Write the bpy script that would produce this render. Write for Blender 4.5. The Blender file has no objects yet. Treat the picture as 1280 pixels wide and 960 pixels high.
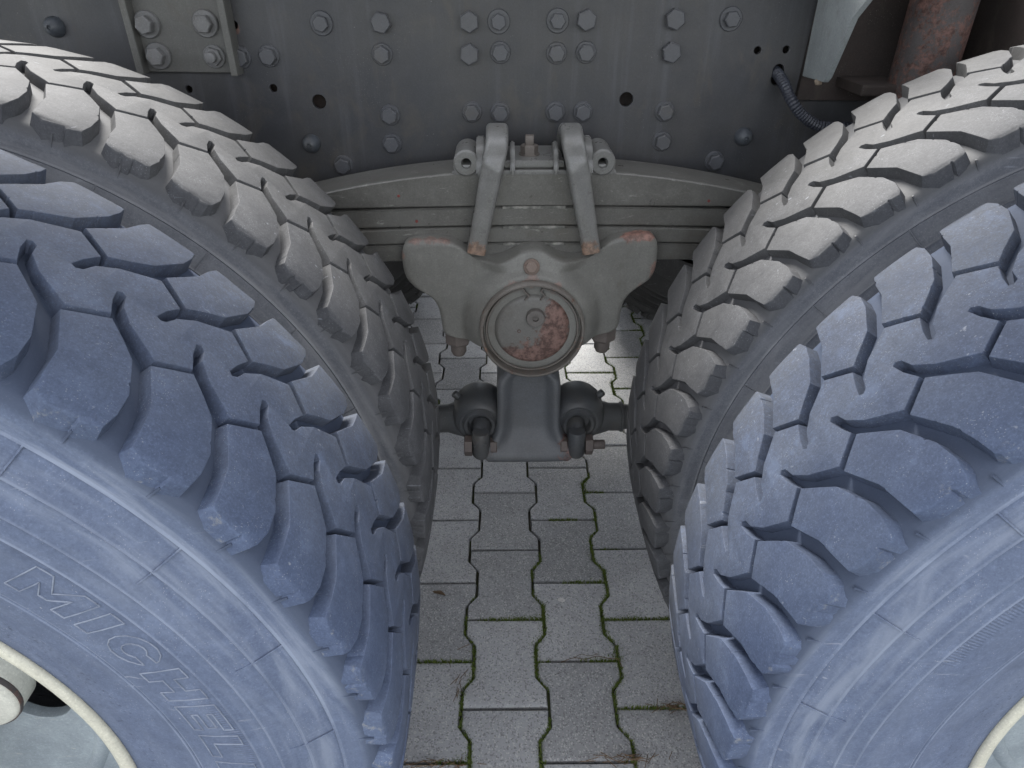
import bpy, bmesh, math, random
from mathutils import Vector, Matrix, noise
R_ = math.radians
SC = bpy.context.scene
C = SC.collection
random.seed(7)

# ------------------------------------------------------------------ camera
cd = bpy.data.cameras.new('camera')
cd.sensor_width = 36.0
cd.lens = 860 / 1280 * 36.0
cd.clip_start = 0.02
cd.clip_end = 2000
cam = bpy.data.objects.new('camera', cd)
C.objects.link(cam)
cam.location = (0, 0, 1.161)
cam.rotation_euler = (math.pi / 2 - 0.559, 0, -0.018)
SC.camera = cam

# ------------------------------------------------------------------ light
SUN_EL, SUN_AZ = R_(54), R_(-26)          # azimuth measured from +Y towards +X
w = bpy.data.worlds.new('World')
SC.world = w
w.use_nodes = True
nt = w.node_tree
bg = nt.nodes['Background']
sky = nt.nodes.new('ShaderNodeTexSky')
sky.sky_type = 'NISHITA'
sky.sun_disc = False
sky.sun_elevation = SUN_EL
sky.sun_rotation = SUN_AZ
sky.air_density = 1.0
sky.dust_density = 1.0
sky.ozone_density = 1.2
# thin broken cloud over the blue
tc = nt.nodes.new('ShaderNodeTexCoord')
cn = nt.nodes.new('ShaderNodeTexNoise')
cn.inputs['Scale'].default_value = 2.2
cn.inputs['Detail'].default_value = 6
nt.links.new(tc.outputs['Generated'], cn.inputs['Vector'])
mr = nt.nodes.new('ShaderNodeMapRange')
mr.inputs['From Min'].default_value = .30
mr.inputs['From Max'].default_value = .62
mr.inputs['To Min'].default_value = .35
mr.inputs['To Max'].default_value = .95
nt.links.new(cn.outputs['Fac'], mr.inputs['Value'])
cm = nt.nodes.new('ShaderNodeMix')
cm.data_type = 'RGBA'
nt.links.new(mr.outputs['Result'], cm.inputs['Factor'])
nt.links.new(sky.outputs[0], cm.inputs['A'])
cm.inputs['B'].default_value = (7.0, 7.0, 7.2, 1)
nt.links.new(cm.outputs['Result'], bg.inputs[0])
bg.inputs[1].default_value = 0.15
sl = bpy.data.lights.new('sun', 'SUN')
sl.energy = 3.8
sl.angle = R_(26)
sl.color = (1.0, 0.97, 0.92)
sun = bpy.data.objects.new('sun', sl)
C.objects.link(sun)
sdir = Vector((math.sin(SUN_AZ) * math.cos(SUN_EL), math.cos(SUN_AZ) * math.cos(SUN_EL), math.sin(SUN_EL)))
sun.rotation_euler = sdir.to_track_quat('Z', 'Y').to_euler()
sun.location = (0, 3, 8)
SC.view_settings.view_transform = 'Standard'
SC.view_settings.look = 'None'
SC.view_settings.exposure = 1.5
SC.view_settings.gamma = 1.0

# ------------------------------------------------------------------ helpers
def link(name, me, mat=None, parent=None, loc=None):
    o = bpy.data.objects.new(name, me)
    C.objects.link(o)
    if mat is not None and me is not None and not me.materials:
        me.materials.append(mat)
    if parent is not None:
        o.parent = parent
    if loc is not None:
        o.location = loc
    return o

def bm_mesh(bm, name='mesh', smooth=None):
    """smooth: None flat, or an angle in degrees below which edges are smooth."""
    bmesh.ops.recalc_face_normals(bm, faces=bm.faces)
    me = bpy.data.meshes.new(name)
    bm.to_mesh(me)
    bm.free()
    if smooth is not None:
        me.polygons.foreach_set('use_smooth', [True] * len(me.polygons))
        me.set_sharp_from_angle(angle=R_(smooth))
    return me

def add_box(bm, lo, hi, bev=0.0, M=None):
    t = bmesh.new()
    bmesh.ops.create_cube(t, size=1.0)
    for v in t.verts:
        v.co = Vector([lo[i] + (v.co[i] + .5) * (hi[i] - lo[i]) for i in range(3)])
    if bev > 0:
        bmesh.ops.bevel(t, geom=t.edges[:], offset=bev, segments=2, affect='EDGES', profile=.6)
    merge(bm, t, M)

def merge(bm, t, M=None):
    if M is not None:
        bmesh.ops.transform(t, matrix=M, verts=t.verts)
    me = bpy.data.meshes.new('tmp')
    t.to_mesh(me)
    t.free()
    bm.from_mesh(me)
    bpy.data.meshes.remove(me)

def add_lathe(bm, prof, seg, M=None, closed=False, caps=False):
    """prof: (r, h) pairs; axis = local +Z, height h."""
    t = bmesh.new()
    rings = []
    for r, h in prof:
        if r < 1e-6:
            rings.append([t.verts.new((0, 0, h))])
        else:
            rings.append([t.verts.new((r * math.cos(2 * math.pi * i / seg), r * math.sin(2 * math.pi * i / seg), h)) for i in range(seg)])
    pairs = list(zip(rings, rings[1:]))
    if closed:
        pairs.append((rings[-1], rings[0]))
    for a, b in pairs:
        for i in range(seg):
            j = (i + 1) % seg
            if len(a) == 1 and len(b) == 1:
                continue
            if len(a) == 1:
                t.faces.new((a[0], b[i], b[j]))
            elif len(b) == 1:
                t.faces.new((a[i], a[j], b[0]))
            else:
                t.faces.new((a[i], a[j], b[j], b[i]))
    if caps:
        for rg in (rings[0], rings[-1]):
            if len(rg) > 2:
                t.faces.new(rg)
    merge(bm, t, M)

def axis_matrix(loc, d):
    """matrix taking local +Z to direction d at loc."""
    return Matrix.Translation(loc) @ Vector(d).normalized().to_track_quat('Z', 'Y').to_matrix().to_4x4()

def add_cyl(bm, a, b, r, seg=24, bev=0.0, r2=None):
    a, b = Vector(a), Vector(b)
    L = (b - a).length
    r2 = r if r2 is None else r2
    if bev > 0:
        prof = [(0, 0), (r - bev, 0), (r - bev * .3, bev * .3), (r, bev), (r2, L - bev), (r2 - bev * .3, L - bev * .3), (r2 - bev, L), (0, L)]
    else:
        prof = [(0, 0), (r, 0), (r2, L), (0, L)]
    add_lathe(bm, prof, seg, axis_matrix(a, b - a))

def add_hex(bm, loc, d, r, h, ch=.12):
    prof = [(0, 0), (r, 0), (r, h * (1 - ch)), (r * .88, h), (0, h)]
    add_lathe(bm, prof, 6, axis_matrix(loc, d))

def add_sweep(bm, path, sect, up=None, closed_ends=True):
    """sweep a closed 2D section along a 3D path. up(i) gives the section's y axis."""
    n = len(path)
    path = [Vector(p) for p in path]
    rings = []
    for i, p in enumerate(path):
        d = (path[min(i + 1, n - 1)] - path[max(i - 1, 0)]).normalized()
        u = Vector(up(i)) if up else Vector((0, 0, 1))
        s = d.cross(u)
        if s.length < 1e-5:
            s = d.cross(Vector((1, 0, 0)))
        s.normalize()
        u = s.cross(d).normalized()
        sc = sect(i) if callable(sect) else sect
        rings.append([bm.verts.new(p + s * x + u * y) for x, y in sc])
    m = len(rings[0])
    for a, b in zip(rings, rings[1:]):
        for i in range(m):
            bm.faces.new((a[i], a[(i + 1) % m], b[(i + 1) % m], b[i]))
    if closed_ends:
        bm.faces.new(rings[0])
        bm.faces.new(rings[-1])

def circ(r, n=12, sx=1, sy=1):
    return [(r * sx * math.cos(2 * math.pi * i / n), r * sy * math.sin(2 * math.pi * i / n)) for i in range(n)]

def rrect(wx, wy, r, n=3):
    out = []
    for cx, cy, a0 in ((wx - r, wy - r, 0), (-(wx - r), wy - r, 90), (-(wx - r), -(wy - r), 180), (wx - r, -(wy - r), 270)):
        for k in range(n + 1):
            a = R_(a0 + 90 * k / n)
            out.append((cx + r * math.cos(a), cy + r * math.sin(a)))
    return out

def catmull(pts, n=6):
    P = [Vector(p) for p in pts]
    P = [2 * P[0] - P[1]] + P + [2 * P[-1] - P[-2]]
    out = []
    for i in range(1, len(P) - 2):
        for k in range(n):
            t = k / n
            a, b, c, d = P[i - 1:i + 3]
            out.append(.5 * ((2 * b) + (c - a) * t + (2 * a - 5 * b + 4 * c - d) * t * t + (3 * b - a - 3 * c + d) * t ** 3))
    out.append(P[-2])
    return out

# ------------------------------------------------------------------ materials
def new_mat(name):
    m = bpy.data.materials.new(name)
    m.use_nodes = True
    return m, m.node_tree, m.node_tree.nodes['Principled BSDF']

class NB:
    def __init__(s, nt):
        s.nt = nt
    def n(s, t, **kw):
        x = s.nt.nodes.new(t)
        for k, v in kw.items():
            setattr(x, k, v)
        return x
    def l(s, a, b):
        s.nt.links.new(a, b)
    def coord(s, out='Object'):
        return s.n('ShaderNodeTexCoord').outputs[out]
    def noise(s, vec, scale, detail=4, rough=.55, dist=0):
        x = s.n('ShaderNodeTexNoise')
        x.inputs['Scale'].default_value = scale
        x.inputs['Detail'].default_value = detail
        x.inputs['Roughness'].default_value = rough
        x.inputs['Distortion'].default_value = dist
        if vec is not None:
            s.l(vec, x.inputs['Vector'])
        return x.outputs['Fac']
    def vor(s, vec, scale, feature='F1', rnd=1):
        x = s.n('ShaderNodeTexVoronoi', feature=feature)
        x.inputs['Scale'].default_value = scale
        x.inputs['Randomness'].default_value = rnd
        if vec is not None:
            s.l(vec, x.inputs['Vector'])
        return x
    def ramp(s, fac, a, b, smooth=True):
        x = s.n('ShaderNodeMapRange')
        x.interpolation_type = 'SMOOTHSTEP' if smooth else 'LINEAR'
        x.inputs['From Min'].default_value = a
        x.inputs['From Max'].default_value = b
        s.l(fac, x.inputs['Value'])
        return x.outputs['Result']
    def math(s, op, a, b=None, c=None):
        x = s.n('ShaderNodeMath', operation=op)
        for i, v in enumerate((a, b, c)):
            if v is None:
                continue
            if isinstance(v, (int, float)):
                x.inputs[i].default_value = v
            else:
                s.l(v, x.inputs[i])
        return x.outputs[0]
    def mix(s, fac, a, b, mode='MIX'):
        x = s.n('ShaderNodeMix', data_type='RGBA', blend_type=mode)
        for sock, v in ((x.inputs['Factor'], fac), (x.inputs['A'], a), (x.inputs['B'], b)):
            if isinstance(v, (int, float)):
                sock.default_value = v
            elif isinstance(v, (tuple, list)):
                sock.default_value = (*v, 1) if len(v) == 3 else v
            else:
                s.l(v, sock)
        return x.outputs['Result']
    def bump(s, h, strength, dist, normal=None):
        x = s.n('ShaderNodeBump')
        x.inputs['Strength'].default_value = strength
        x.inputs['Distance'].default_value = dist
        s.l(h, x.inputs['Height'])
        if normal is not None:
            s.l(normal, x.inputs['Normal'])
        return x.outputs['Normal']
    def scale(s, vec, sc):
        x = s.n('ShaderNodeMapping')
        x.inputs['Scale'].default_value = sc
        s.l(vec, x.inputs['Vector'])
        return x.outputs['Vector']

def rubber(name, base, dust, dust_amt=.5, polar=False, scuff_highlight=.0, floor=None, inner=None):
    m, nt, bs = new_mat(name)
    b = NB(nt)
    base0, dust0 = base, dust
    co = b.coord()
    geo = b.n('ShaderNodeNewGeometry').outputs['Position']
    v = geo
    big = b.noise(v, 9, 5, .6)
    fine = b.noise(v, 160, 4, .7)
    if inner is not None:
        # skylight blue painted into the outboard rubber, fading to grey towards the inboard shoulder
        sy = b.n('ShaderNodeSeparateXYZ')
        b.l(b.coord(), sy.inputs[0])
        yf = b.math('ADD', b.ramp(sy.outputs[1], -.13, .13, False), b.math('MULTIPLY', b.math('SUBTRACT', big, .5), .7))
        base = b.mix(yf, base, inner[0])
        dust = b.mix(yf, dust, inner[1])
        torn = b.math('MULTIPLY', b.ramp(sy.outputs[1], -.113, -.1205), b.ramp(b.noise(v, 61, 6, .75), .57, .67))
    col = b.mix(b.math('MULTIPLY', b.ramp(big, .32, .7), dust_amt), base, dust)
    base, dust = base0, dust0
    if inner is not None and name.startswith('dusty_blue'):
        col = b.mix(b.math('MULTIPLY', torn, .45), col, (.27, .265, .235))
    grain = b.noise(v, 520, 3, .8)
    col = b.mix(b.math('MULTIPLY', b.ramp(grain, .52, .70), .30), col, tuple(c * 1.9 for c in dust))
    col = b.mix(b.math('MULTIPLY', b.ramp(grain, .48, .32), .35), col, tuple(c * .55 for c in base))
    col = b.mix(b.math('MULTIPLY', b.ramp(fine, .4, .75), .22), col, tuple(c * 1.5 for c in dust))
    # white specks of grit
    for vs_, th_, ns_, lim_, am_ in ((420, .16, 30, .52, .35), (150, .075, 40, .58, .32), (60, .045, 14, .57, .4)):
        vo = b.vor(b.scale(v, (1, 1.3, .8)), vs_)
        sel = b.ramp(b.noise(v, ns_, 3), lim_, lim_ + .06)
        sp = b.math('MULTIPLY', b.math('LESS_THAN', vo.outputs['Distance'], th_), sel)
        col = b.mix(b.math('MULTIPLY', sp, am_), col, (.40, .41, .43))
    # scratches
    sc = b.noise(b.scale(v, (6, 40, 90)), 3.5, 3, .6, .4)
    ss = b.math('MULTIPLY', b.ramp(sc, .70, .76), .30)
    col = b.mix(ss, col, (.36, .38, .42))
    for rot_, k_ in (((.3, .9, .5), 1.0), ((1.1, -.4, 1.9), .8)):
        mp_ = b.n('ShaderNodeMapping')
        mp_.inputs['Rotation'].default_value = rot_
        mp_.inputs['Scale'].default_value = (14, 150, 150)
        b.l(v, mp_.inputs['Vector'])
        s1 = b.noise(mp_.outputs['Vector'], 1.0, 2, .5)
        s1 = b.math('MULTIPLY', b.ramp(s1, .70, .76), b.ramp(b.noise(v, 13, 3), .5, .62))
        col = b.mix(b.math('MULTIPLY', s1, .45 * k_), col, (.34, .36, .40))
    blot = b.noise(v, 30, 6, .7, .3)
    col = b.mix(b.math('MULTIPLY', b.ramp(blot, .52, .72), .28), col, tuple(c * 1.7 for c in dust))
    col = b.mix(b.math('MULTIPLY', b.ramp(blot, .50, .30), .30), col, tuple(c * .6 for c in base))
    hgt = b.math('ADD', b.math('MULTIPLY', fine, .6), b.noise(v, 45, 4, .6))
    if polar:
        sp_ = b.n('ShaderNodeSeparateXYZ')
        b.l(co, sp_.inputs[0])
        r = b.math('SQRT', b.math('ADD', b.math('MULTIPLY', sp_.outputs[0], sp_.outputs[0]), b.math('MULTIPLY', sp_.outputs[2], sp_.outputs[2])))
        th = b.math('ARCTAN2', sp_.outputs[0], sp_.outputs[2])
        cv = b.n('ShaderNodeCombineXYZ')
        b.l(b.math('MULTIPLY', r, 38), cv.inputs[0])
        b.l(b.math('MULTIPLY', th, 2.2), cv.inputs[1])
        st = b.noise(cv.outputs[0], 1.6, 6, .62, .5)
        band = b.math('MULTIPLY', b.ramp(r, .425, .49), .65)
        col = b.mix(b.math('MULTIPLY', b.ramp(st, .42, .72), b.math('ADD', band, .18)), col, scuff_highlight)
        for r0_, r1_ in ((.4972, .5005), (.4742, .4766), (.4512, .4530), (.4344, .4366), (.3770, .3782), (.3798, .3812)):  # highlights on the raised ridges, painted as paler rings
            rg = b.math('MULTIPLY', b.ramp(r, r0_ - .0004, r0_ + .0006), b.math('SUBTRACT', 1.0, b.ramp(r, r1_ - .0006, r1_ + .0004)))
            col = b.mix(b.math('MULTIPLY', rg, b.math('ADD', .15, b.math('MULTIPLY', b.ramp(st, .3, .65), .4))), col, tuple(c * 1.25 for c in scuff_highlight))
        cv2 = b.n('ShaderNodeCombineXYZ')
        b.l(b.math('MULTIPLY', r, 5), cv2.inputs[0])
        b.l(b.math('MULTIPLY', th, 34), cv2.inputs[1])
        st2 = b.noise(cv2.outputs[0], 2.2, 4, .6, .3)
        col = b.mix(b.math('MULTIPLY', b.ramp(st2, .6, .72), b.math('MULTIPLY', band, .22)), col, tuple(c * 1.15 for c in scuff_highlight))
        # fine radial serration ring between the shoulder lines and the lettering
        ser = b.math('SINE', b.math('MULTIPLY', th, 900))
        ring = b.math('MULTIPLY', b.ramp(r, .418, .422), b.math('SUBTRACT', 1.0, b.ramp(r, .433, .436)))
        patch = b.ramp(b.math('SINE', b.math('MULTIPLY', th, 5.0)), .2, .3)
        hgt = b.math('ADD', hgt, b.math('MULTIPLY', b.math('MULTIPLY', ser, patch), b.math('MULTIPLY', ring, .5)))
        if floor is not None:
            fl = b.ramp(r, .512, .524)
            col = b.mix(b.math('MULTIPLY', fl, .85), col, floor)  # groove floor darkened in colour, painted shade between the blocks
        dots = b.noise(v, 220, 3, .7)
        low = b.math('MULTIPLY', b.ramp(r, .318, .325), b.math('SUBTRACT', 1.0, b.ramp(r, .345, .355)))
        col = b.mix(b.math('MULTIPLY', b.math('MULTIPLY', low, b.ramp(dots, .58, .66)), .6), col, tuple(c * .45 for c in base))
    b.l(col, bs.inputs['Base Color'])
    b.l(b.ramp(big, .2, .9), bs.inputs['Roughness'])
    rr = b.n('ShaderNodeMapRange')
    rr.inputs['To Min'].default_value = .62
    rr.inputs['To Max'].default_value = .85
    b.l(big, rr.inputs['Value'])
    b.l(rr.outputs['Result'], bs.inputs['Roughness'])
    bs.inputs['Specular IOR Level'].default_value = .35
    b.l(b.bump(hgt, .35, .0015), bs.inputs['Normal'])
    return m

def metal_paint(name, base, grime, rust=None, rust_amt=0.0, rough=.5, spots=(), streak=0.0, chalk=0.0):
    """painted steel: grime clouds, chips, drip streaks, rust patches.  spots = (x,y,z,radius,strength) rust in world space"""
    m, nt, bs = new_mat(name)
    b = NB(nt)
    v = b.n('ShaderNodeNewGeometry').outputs['Position']
    big = b.noise(v, 7, 6, .62)
    mid = b.noise(v, 38, 5, .65)
    fine = b.noise(v, 260, 3, .7)
    col = b.mix(b.ramp(big, .3, .72), base, grime)
    col = b.mix(b.math('MULTIPLY', b.ramp(mid, .45, .8), .35), col, tuple(c * 1.45 for c in base))
    if streak:
        st = b.noise(b.scale(v, (30, 30, 1.6)), 1.4, 5, .6)
        col = b.mix(b.math('MULTIPLY', b.ramp(st, .5, .75), streak), col, tuple(min(1, c * 1.9 + .02) for c in base))
    gr = b.noise(v, 420, 3, .8)
    col = b.mix(b.math('MULTIPLY', b.ramp(gr, .53, .72), .25), col, tuple(min(1, c * 1.9 + .02) for c in base))
    col = b.mix(b.math('MULTIPLY', b.ramp(gr, .47, .30), .35), col, tuple(c * .5 for c in grime))
    dirt = b.noise(b.scale(v, (1, 1, .6)), 15, 6, .72, .5)
    col = b.mix(b.math('MULTIPLY', b.ramp(dirt, .52, .70), .4), col, (.10, .088, .07))
    # pale mineral specks
    for vs_, th_, ns_, lim_, am_ in ((260, .13, 16, .55, .3), (80, .06, 9, .56, .4)):
        vo = b.vor(b.scale(v, (1, 1, 1.25)), vs_)
        sp = b.math('MULTIPLY', b.math('LESS_THAN', vo.outputs['Distance'], th_), b.ramp(b.noise(v, ns_, 3), lim_, lim_ + .07))
        col = b.mix(b.math('MULTIPLY', sp, am_), col, (.36, .35, .33))
    if chalk:
        ck = b.noise(b.scale(v, (7, 7, 26)), 4, 6, .72, .6)
        col = b.mix(b.math('MULTIPLY', b.ramp(ck, .60, .70), chalk), col, (.40, .40, .37))
    rsum = None
    if rust is not None:
        rn = b.math('ADD', b.math('MULTIPLY', b.noise(v, 26, 7, .72, .3), .55), b.math('MULTIPLY', b.noise(v, 130, 5, .75), .45))
        if rust_amt > 0:
            rsum = b.ramp(rn, .78 - rust_amt, .86 - rust_amt)
        for (x, y, z, rad, s) in spots:
            d = b.n('ShaderNodeVectorMath', operation='DISTANCE')
            b.l(v, d.inputs[0])
            d.inputs[1].default_value = (x, y, z)
            f = b.math('SUBTRACT', 1.0, b.math('DIVIDE', d.outputs['Value'], rad))
            f = b.math('ADD', f, b.math('MULTIPLY', b.math('SUBTRACT', rn, .5), 3.0))
            f = b.math('MULTIPLY', b.ramp(f, .05, .35), s)
            rsum = f if rsum is None else b.math('MAXIMUM', rsum, f)
        rc = b.mix(b.ramp(b.noise(v, 110, 4, .7), .35, .65), tuple(min(1, c * 1.3 + .02) for c in rust), tuple(c * .5 for c in rust))
        col = b.mix(rsum, col, rc)
    b.l(col, bs.inputs['Base Color'])
    rr = b.n('ShaderNodeMapRange')
    rr.inputs['To Min'].default_value = max(.1, rough - .18)
    rr.inputs['To Max'].default_value = min(1, rough + .16)
    b.l(mid, rr.inputs['Value'])
    b.l(rr.outputs['Result'], bs.inputs['Roughness'])
    bs.inputs['Specular IOR Level'].default_value = .5
    h = b.math('ADD', b.math('MULTIPLY', mid, .8), b.math('MULTIPLY', fine, .35))
    if rsum is not None:
        h = b.math('ADD', h, b.math('MULTIPLY', rsum, .7))
    b.l(b.bump(h, .3, .0014), bs.inputs['Normal'])
    return m

def concrete(name):
    m, nt, bs = new_mat(name)
    b = NB(nt)
    v = b.n('ShaderNodeNewGeometry').outputs['Position']
    rnd = b.n('ShaderNodeObjectInfo').outputs['Random']
    agg = b.vor(v, 420)
    agg2 = b.noise(v, 420, 3, .75)
    big = b.noise(v, 3.2, 5, .6)
    mid = b.noise(v, 17, 5, .65)
    c = b.mix(b.ramp(big, .3, .7), (.300, .306, .315), (.372, .378, .384))
    c = b.mix(b.math('MULTIPLY', b.ramp(mid, .35, .75), .5), c, (.25, .25, .25))
    r1 = b.n('ShaderNodeMapRange')
    r1.inputs['To Min'].default_value = .78
    r1.inputs['To Max'].default_value = 1.16
    b.l(rnd, r1.inputs['Value'])
    hs = b.n('ShaderNodeHueSaturation')
    b.l(r1.outputs['Result'], hs.inputs['Value'])
    b.l(c, hs.inputs['Color'])
    c = hs.outputs['Color']
    sep = b.n('ShaderNodeSeparateColor')
    b.l(agg.outputs['Color'], sep.inputs[0])
    dk = b.math('MULTIPLY', b.math('GREATER_THAN', sep.outputs[0], .82), .5)
    c = b.mix(dk, c, (.10, .10, .105))
    lt = b.math('MULTIPLY', b.math('GREATER_THAN', sep.outputs[1], .86), .42)
    c = b.mix(lt, c, (.56, .55, .52))
    # worn pits
    pit = b.vor(b.scale(v, (1, 1, 1)), 120)
    pm = b.math('MULTIPLY', b.math('LESS_THAN', pit.outputs['Distance'], .2), b.math('GREATER_THAN', b.noise(v, 45, 2), .58))
    c = b.mix(b.math('MULTIPLY', pm, .6), c, (.09, .09, .085))
    b.l(c, bs.inputs['Base Color'])
    bs.inputs['Roughness'].default_value = .82
    bs.inputs['Specular IOR Level'].default_value = .3
    h = b.math('ADD', b.math('MULTIPLY', agg2, .8), b.math('MULTIPLY', sep.outputs[2], .35))
    h = b.math('SUBTRACT', h, b.math('MULTIPLY', pm, .8))
    b.l(b.bump(h, .5, .002), bs.inputs['Normal'])
    return m

def simple(name, base, alt, scale=60, rough=.8, bump=.3, spec=.3):
    m, nt, bs = new_mat(name)
    b = NB(nt)
    v = b.n('ShaderNodeNewGeometry').outputs['Position']
    f = b.noise(v, scale, 5, .65)
    b.l(b.mix(b.ramp(f, .35, .68), base, alt), bs.inputs['Base Color'])
    bs.inputs['Roughness'].default_value = rough
    bs.inputs['Specular IOR Level'].default_value = spec
    b.l(b.bump(f, bump, .003), bs.inputs['Normal'])
    return m

RUST = (.20, .085, .05)
M = {}
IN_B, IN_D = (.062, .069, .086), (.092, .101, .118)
M['rubber_out'] = rubber('dusty_blue_skylight_rubber', (.052, .071, .124), (.080, .106, .168), .6, inner=(IN_B, IN_D))  # dusty rubber with the blue of the skylight in its colour
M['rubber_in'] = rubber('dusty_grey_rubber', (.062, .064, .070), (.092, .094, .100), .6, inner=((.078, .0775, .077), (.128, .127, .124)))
M['side_out'] = rubber('sidewall_skylight_blue_rubber', (.080, .102, .160), (.104, .130, .190), .5, True, (.190, .220, .280), floor=(.040, .054, .088))  # sidewall colour carries painted skylight blue
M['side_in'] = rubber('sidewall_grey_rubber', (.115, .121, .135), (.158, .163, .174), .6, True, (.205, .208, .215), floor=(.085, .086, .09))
M['rubber_far'] = rubber('painted_shade_rubber', (.022, .022, .022), (.032, .031, .03), .5)  # shade on the far tyres painted in as a darker rubber
M['letter'] = simple('scuffed_letter_rubber', (.22, .25, .31), (.13, .152, .20), 45, .75, .2)
M['mud'] = simple('dried_mud', (.125, .118, .108), (.085, .088, .098), 90, .95, .5)
M['frame'] = metal_paint('dark_chassis_paint', (.045, .047, .053), (.068, .067, .068), RUST, 0.0, .42, [(-.394, 1.16, 1.066, .010, .5)], streak=.5)
M['bolt'] = metal_paint('dark_bolt_paint', (.075, .079, .090), (.094, .095, .099), RUST, 0.05, .4)
M['bolt_bright'] = metal_paint('worn_bolt_steel', (.19, .19, .19), (.13, .13, .13), RUST, .12, .45)
M['plate'] = metal_paint('olive_grey_plate_paint', (.125, .125, .115), (.095, .094, .088), RUST, .06, .5, streak=.2)
M['olive'] = metal_paint('olive_grey_casting_paint', (.185, .183, .167), (.145, .143, .130), (.25, .125, .095), .0, .5,
    [(.198, 1.01, .801, .018, .85), (.212, 1.01, .802, .018, .85), (.226, 1.01, .801, .017, .8), (.245, 1.01, .742, .015, .6), (.244, 1.01, .725, .012, .5), (-.13, 1.01, .795, .014, .5), (-.108, 1.01, .796, .014, .5), (-.085, 1.01, .794, .014, .5), (-.1525, 1.01, .765, .010, .5), (.225, 1.0, .712, .010, .4), (.0495, .975, .737, .012, .4), (.018, .972, .728, .012, .4), (.085, .972, .725, .012, .4)], streak=.12)
M['cap'] = metal_paint('rusty_cap_paint', (.17, .168, .155), (.14, .136, .126), (.17, .10, .082), .07, .55,
    [(.093, .97, .68, .034, 1.), (.082, .97, .645, .035, 1.), (.05, .97, .607, .035, 1.), (.015, .97, .605, .03, .9), (.08, .97, .615, .035, 1.)])
M['ring'] = metal_paint('rust_edged_ring', (.16, .148, .132), (.12, .105, .092), (.17, .095, .06), .24, .5)
M['spring'] = metal_paint('grey_spring_paint', (.138, .136, .125), (.100, .097, .088), (.16, .08, .06), .05, .34, chalk=.5)
M['clamp'] = metal_paint('grey_clamp_paint', (.18, .18, .173), (.135, .134, .127), (.235, .14, .09), .02, .32,
    [(-.036, .985, .774, .024, .75), (.135, .985, .774, .024, .75)], chalk=.12)
M['bracket'] = metal_paint('blue_grey_bracket_paint', (.105, .112, .122), (.084, .087, .090), (.15, .07, .055), .0, .5,
    [(.13, 1.0, .40, .035, .8), (-.05, 1.0, .40, .03, .6)], streak=.1)
M['rod'] = metal_paint('dark_rod_paint', (.060, .065, .072), (.080, .08, .078), (.13, .07, .055), .07, .5)
M['rusty'] = metal_paint('rusty_steel', (.075, .067, .066), (.048, .042, .042), (.105, .05, .038), .32, .7)
M['dkrust'] = metal_paint('dark_brown_steel', (.05, .037, .032), (.03, .024, .022), (.10, .045, .03), .12, .8)
M['gusset'] = metal_paint('pale_grey_green_paint', (.28, .305, .31), (.20, .22, .225), (.25, .12, .07), .03, .5, streak=.15)
M['cream'] = metal_paint('cream_rim_paint', (.52, .51, .42), (.42, .41, .34), (.18, .10, .06), .06, .5)
M['disc'] = metal_paint('grey_green_disc_paint', (.27, .31, .33), (.17, .20, .225), (.18, .10, .06), .03, .45, chalk=.7)
M['black'] = simple('black_corrugated_plastic', (.03, .033, .045), (.045, .05, .065), 40, .45, .1, .5)
M['paver'] = concrete('worn_concrete_paver')
M['soil'] = simple('joint_sand_and_moss', (.045, .042, .034), (.05, .062, .022), 14, .95, .6)
M['moss'] = simple('green_moss', (.075, .115, .022), (.14, .175, .045), 120, .95, .4)
M['needle'] = simple('brown_dry_needles', (.13, .085, .05), (.08, .055, .035), 200, .9, .2)
M['leaf'] = simple('dry_brown_leaf', (.24, .18, .12), (.17, .12, .08), 150, .8, .3)
M['stain'] = simple('dried_white_lime', (.55, .54, .52), (.42, .41, .40), 130, .9, .2)
M['redpaint'] = simple('red_mark_paint', (.22, .05, .045), (.16, .06, .055), 100, .7, .1)

# ------------------------------------------------------------------ ground
bm = bmesh.new()
S_ = 400
vs = [bm.verts.new(p) for p in ((-S_, -S_, -.012), (S_, -S_, -.012), (S_, S_, -.012), (-S_, S_, -.012))]
bm.faces.new(vs)
ground = link('ground', bm_mesh(bm, 'ground'), M['soil'])
ground['kind'] = 'structure'

PL, PW, ROT = .1965, .1405, R_(.75)
FA, WA, G_ = .0800, .0605, .0025
def paver_outline(shrink):
    L = PL / 2 - shrink
    f, q = FA - shrink, WA - shrink
    right = [(f, -L), (f, -.062), (q, -.036), (q, .036), (f, .062), (f, L)]
    return right + [(-x, y) for x, y in reversed(right)]
def paver_mesh(seed):
    rr = random.Random(seed)
    b = bmesh.new()
    rings = []
    for sh, z in ((G_ + .0006, -.055), (G_, -.006), (G_ + .0008, -.0022), (G_ + .0026, -.0004), (G_ + .006, 0)):
        rings.append([b.verts.new((x, y, z)) for x, y in paver_outline(sh)])
    for v in rings[1] + rings[2] + rings[3]:
        v.co.x += rr.uniform(-.0009, .0009)
        v.co.y += rr.uniform(-.0009, .0009)
    for a, c in zip(rings, rings[1:]):
        for i in range(12):
            b.faces.new((a[i], a[(i + 1) % 12], c[(i + 1) % 12], c[i]))
    b.faces.new(rings[-1])
    return bm_mesh(b, 'paver', 40)
pm = [paver_mesh(i) for i in range(6)]
for me in pm:
    me.materials.append(M['paver'])
pavement = bpy.data.objects.new('pavement', None)
C.objects.link(pavement)
pavement['kind'] = 'structure'
pavement['label'] = 'grey interlocking double-T concrete paving with mossy joints under the truck'
cr, sr = math.cos(ROT), math.sin(ROT)
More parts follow.
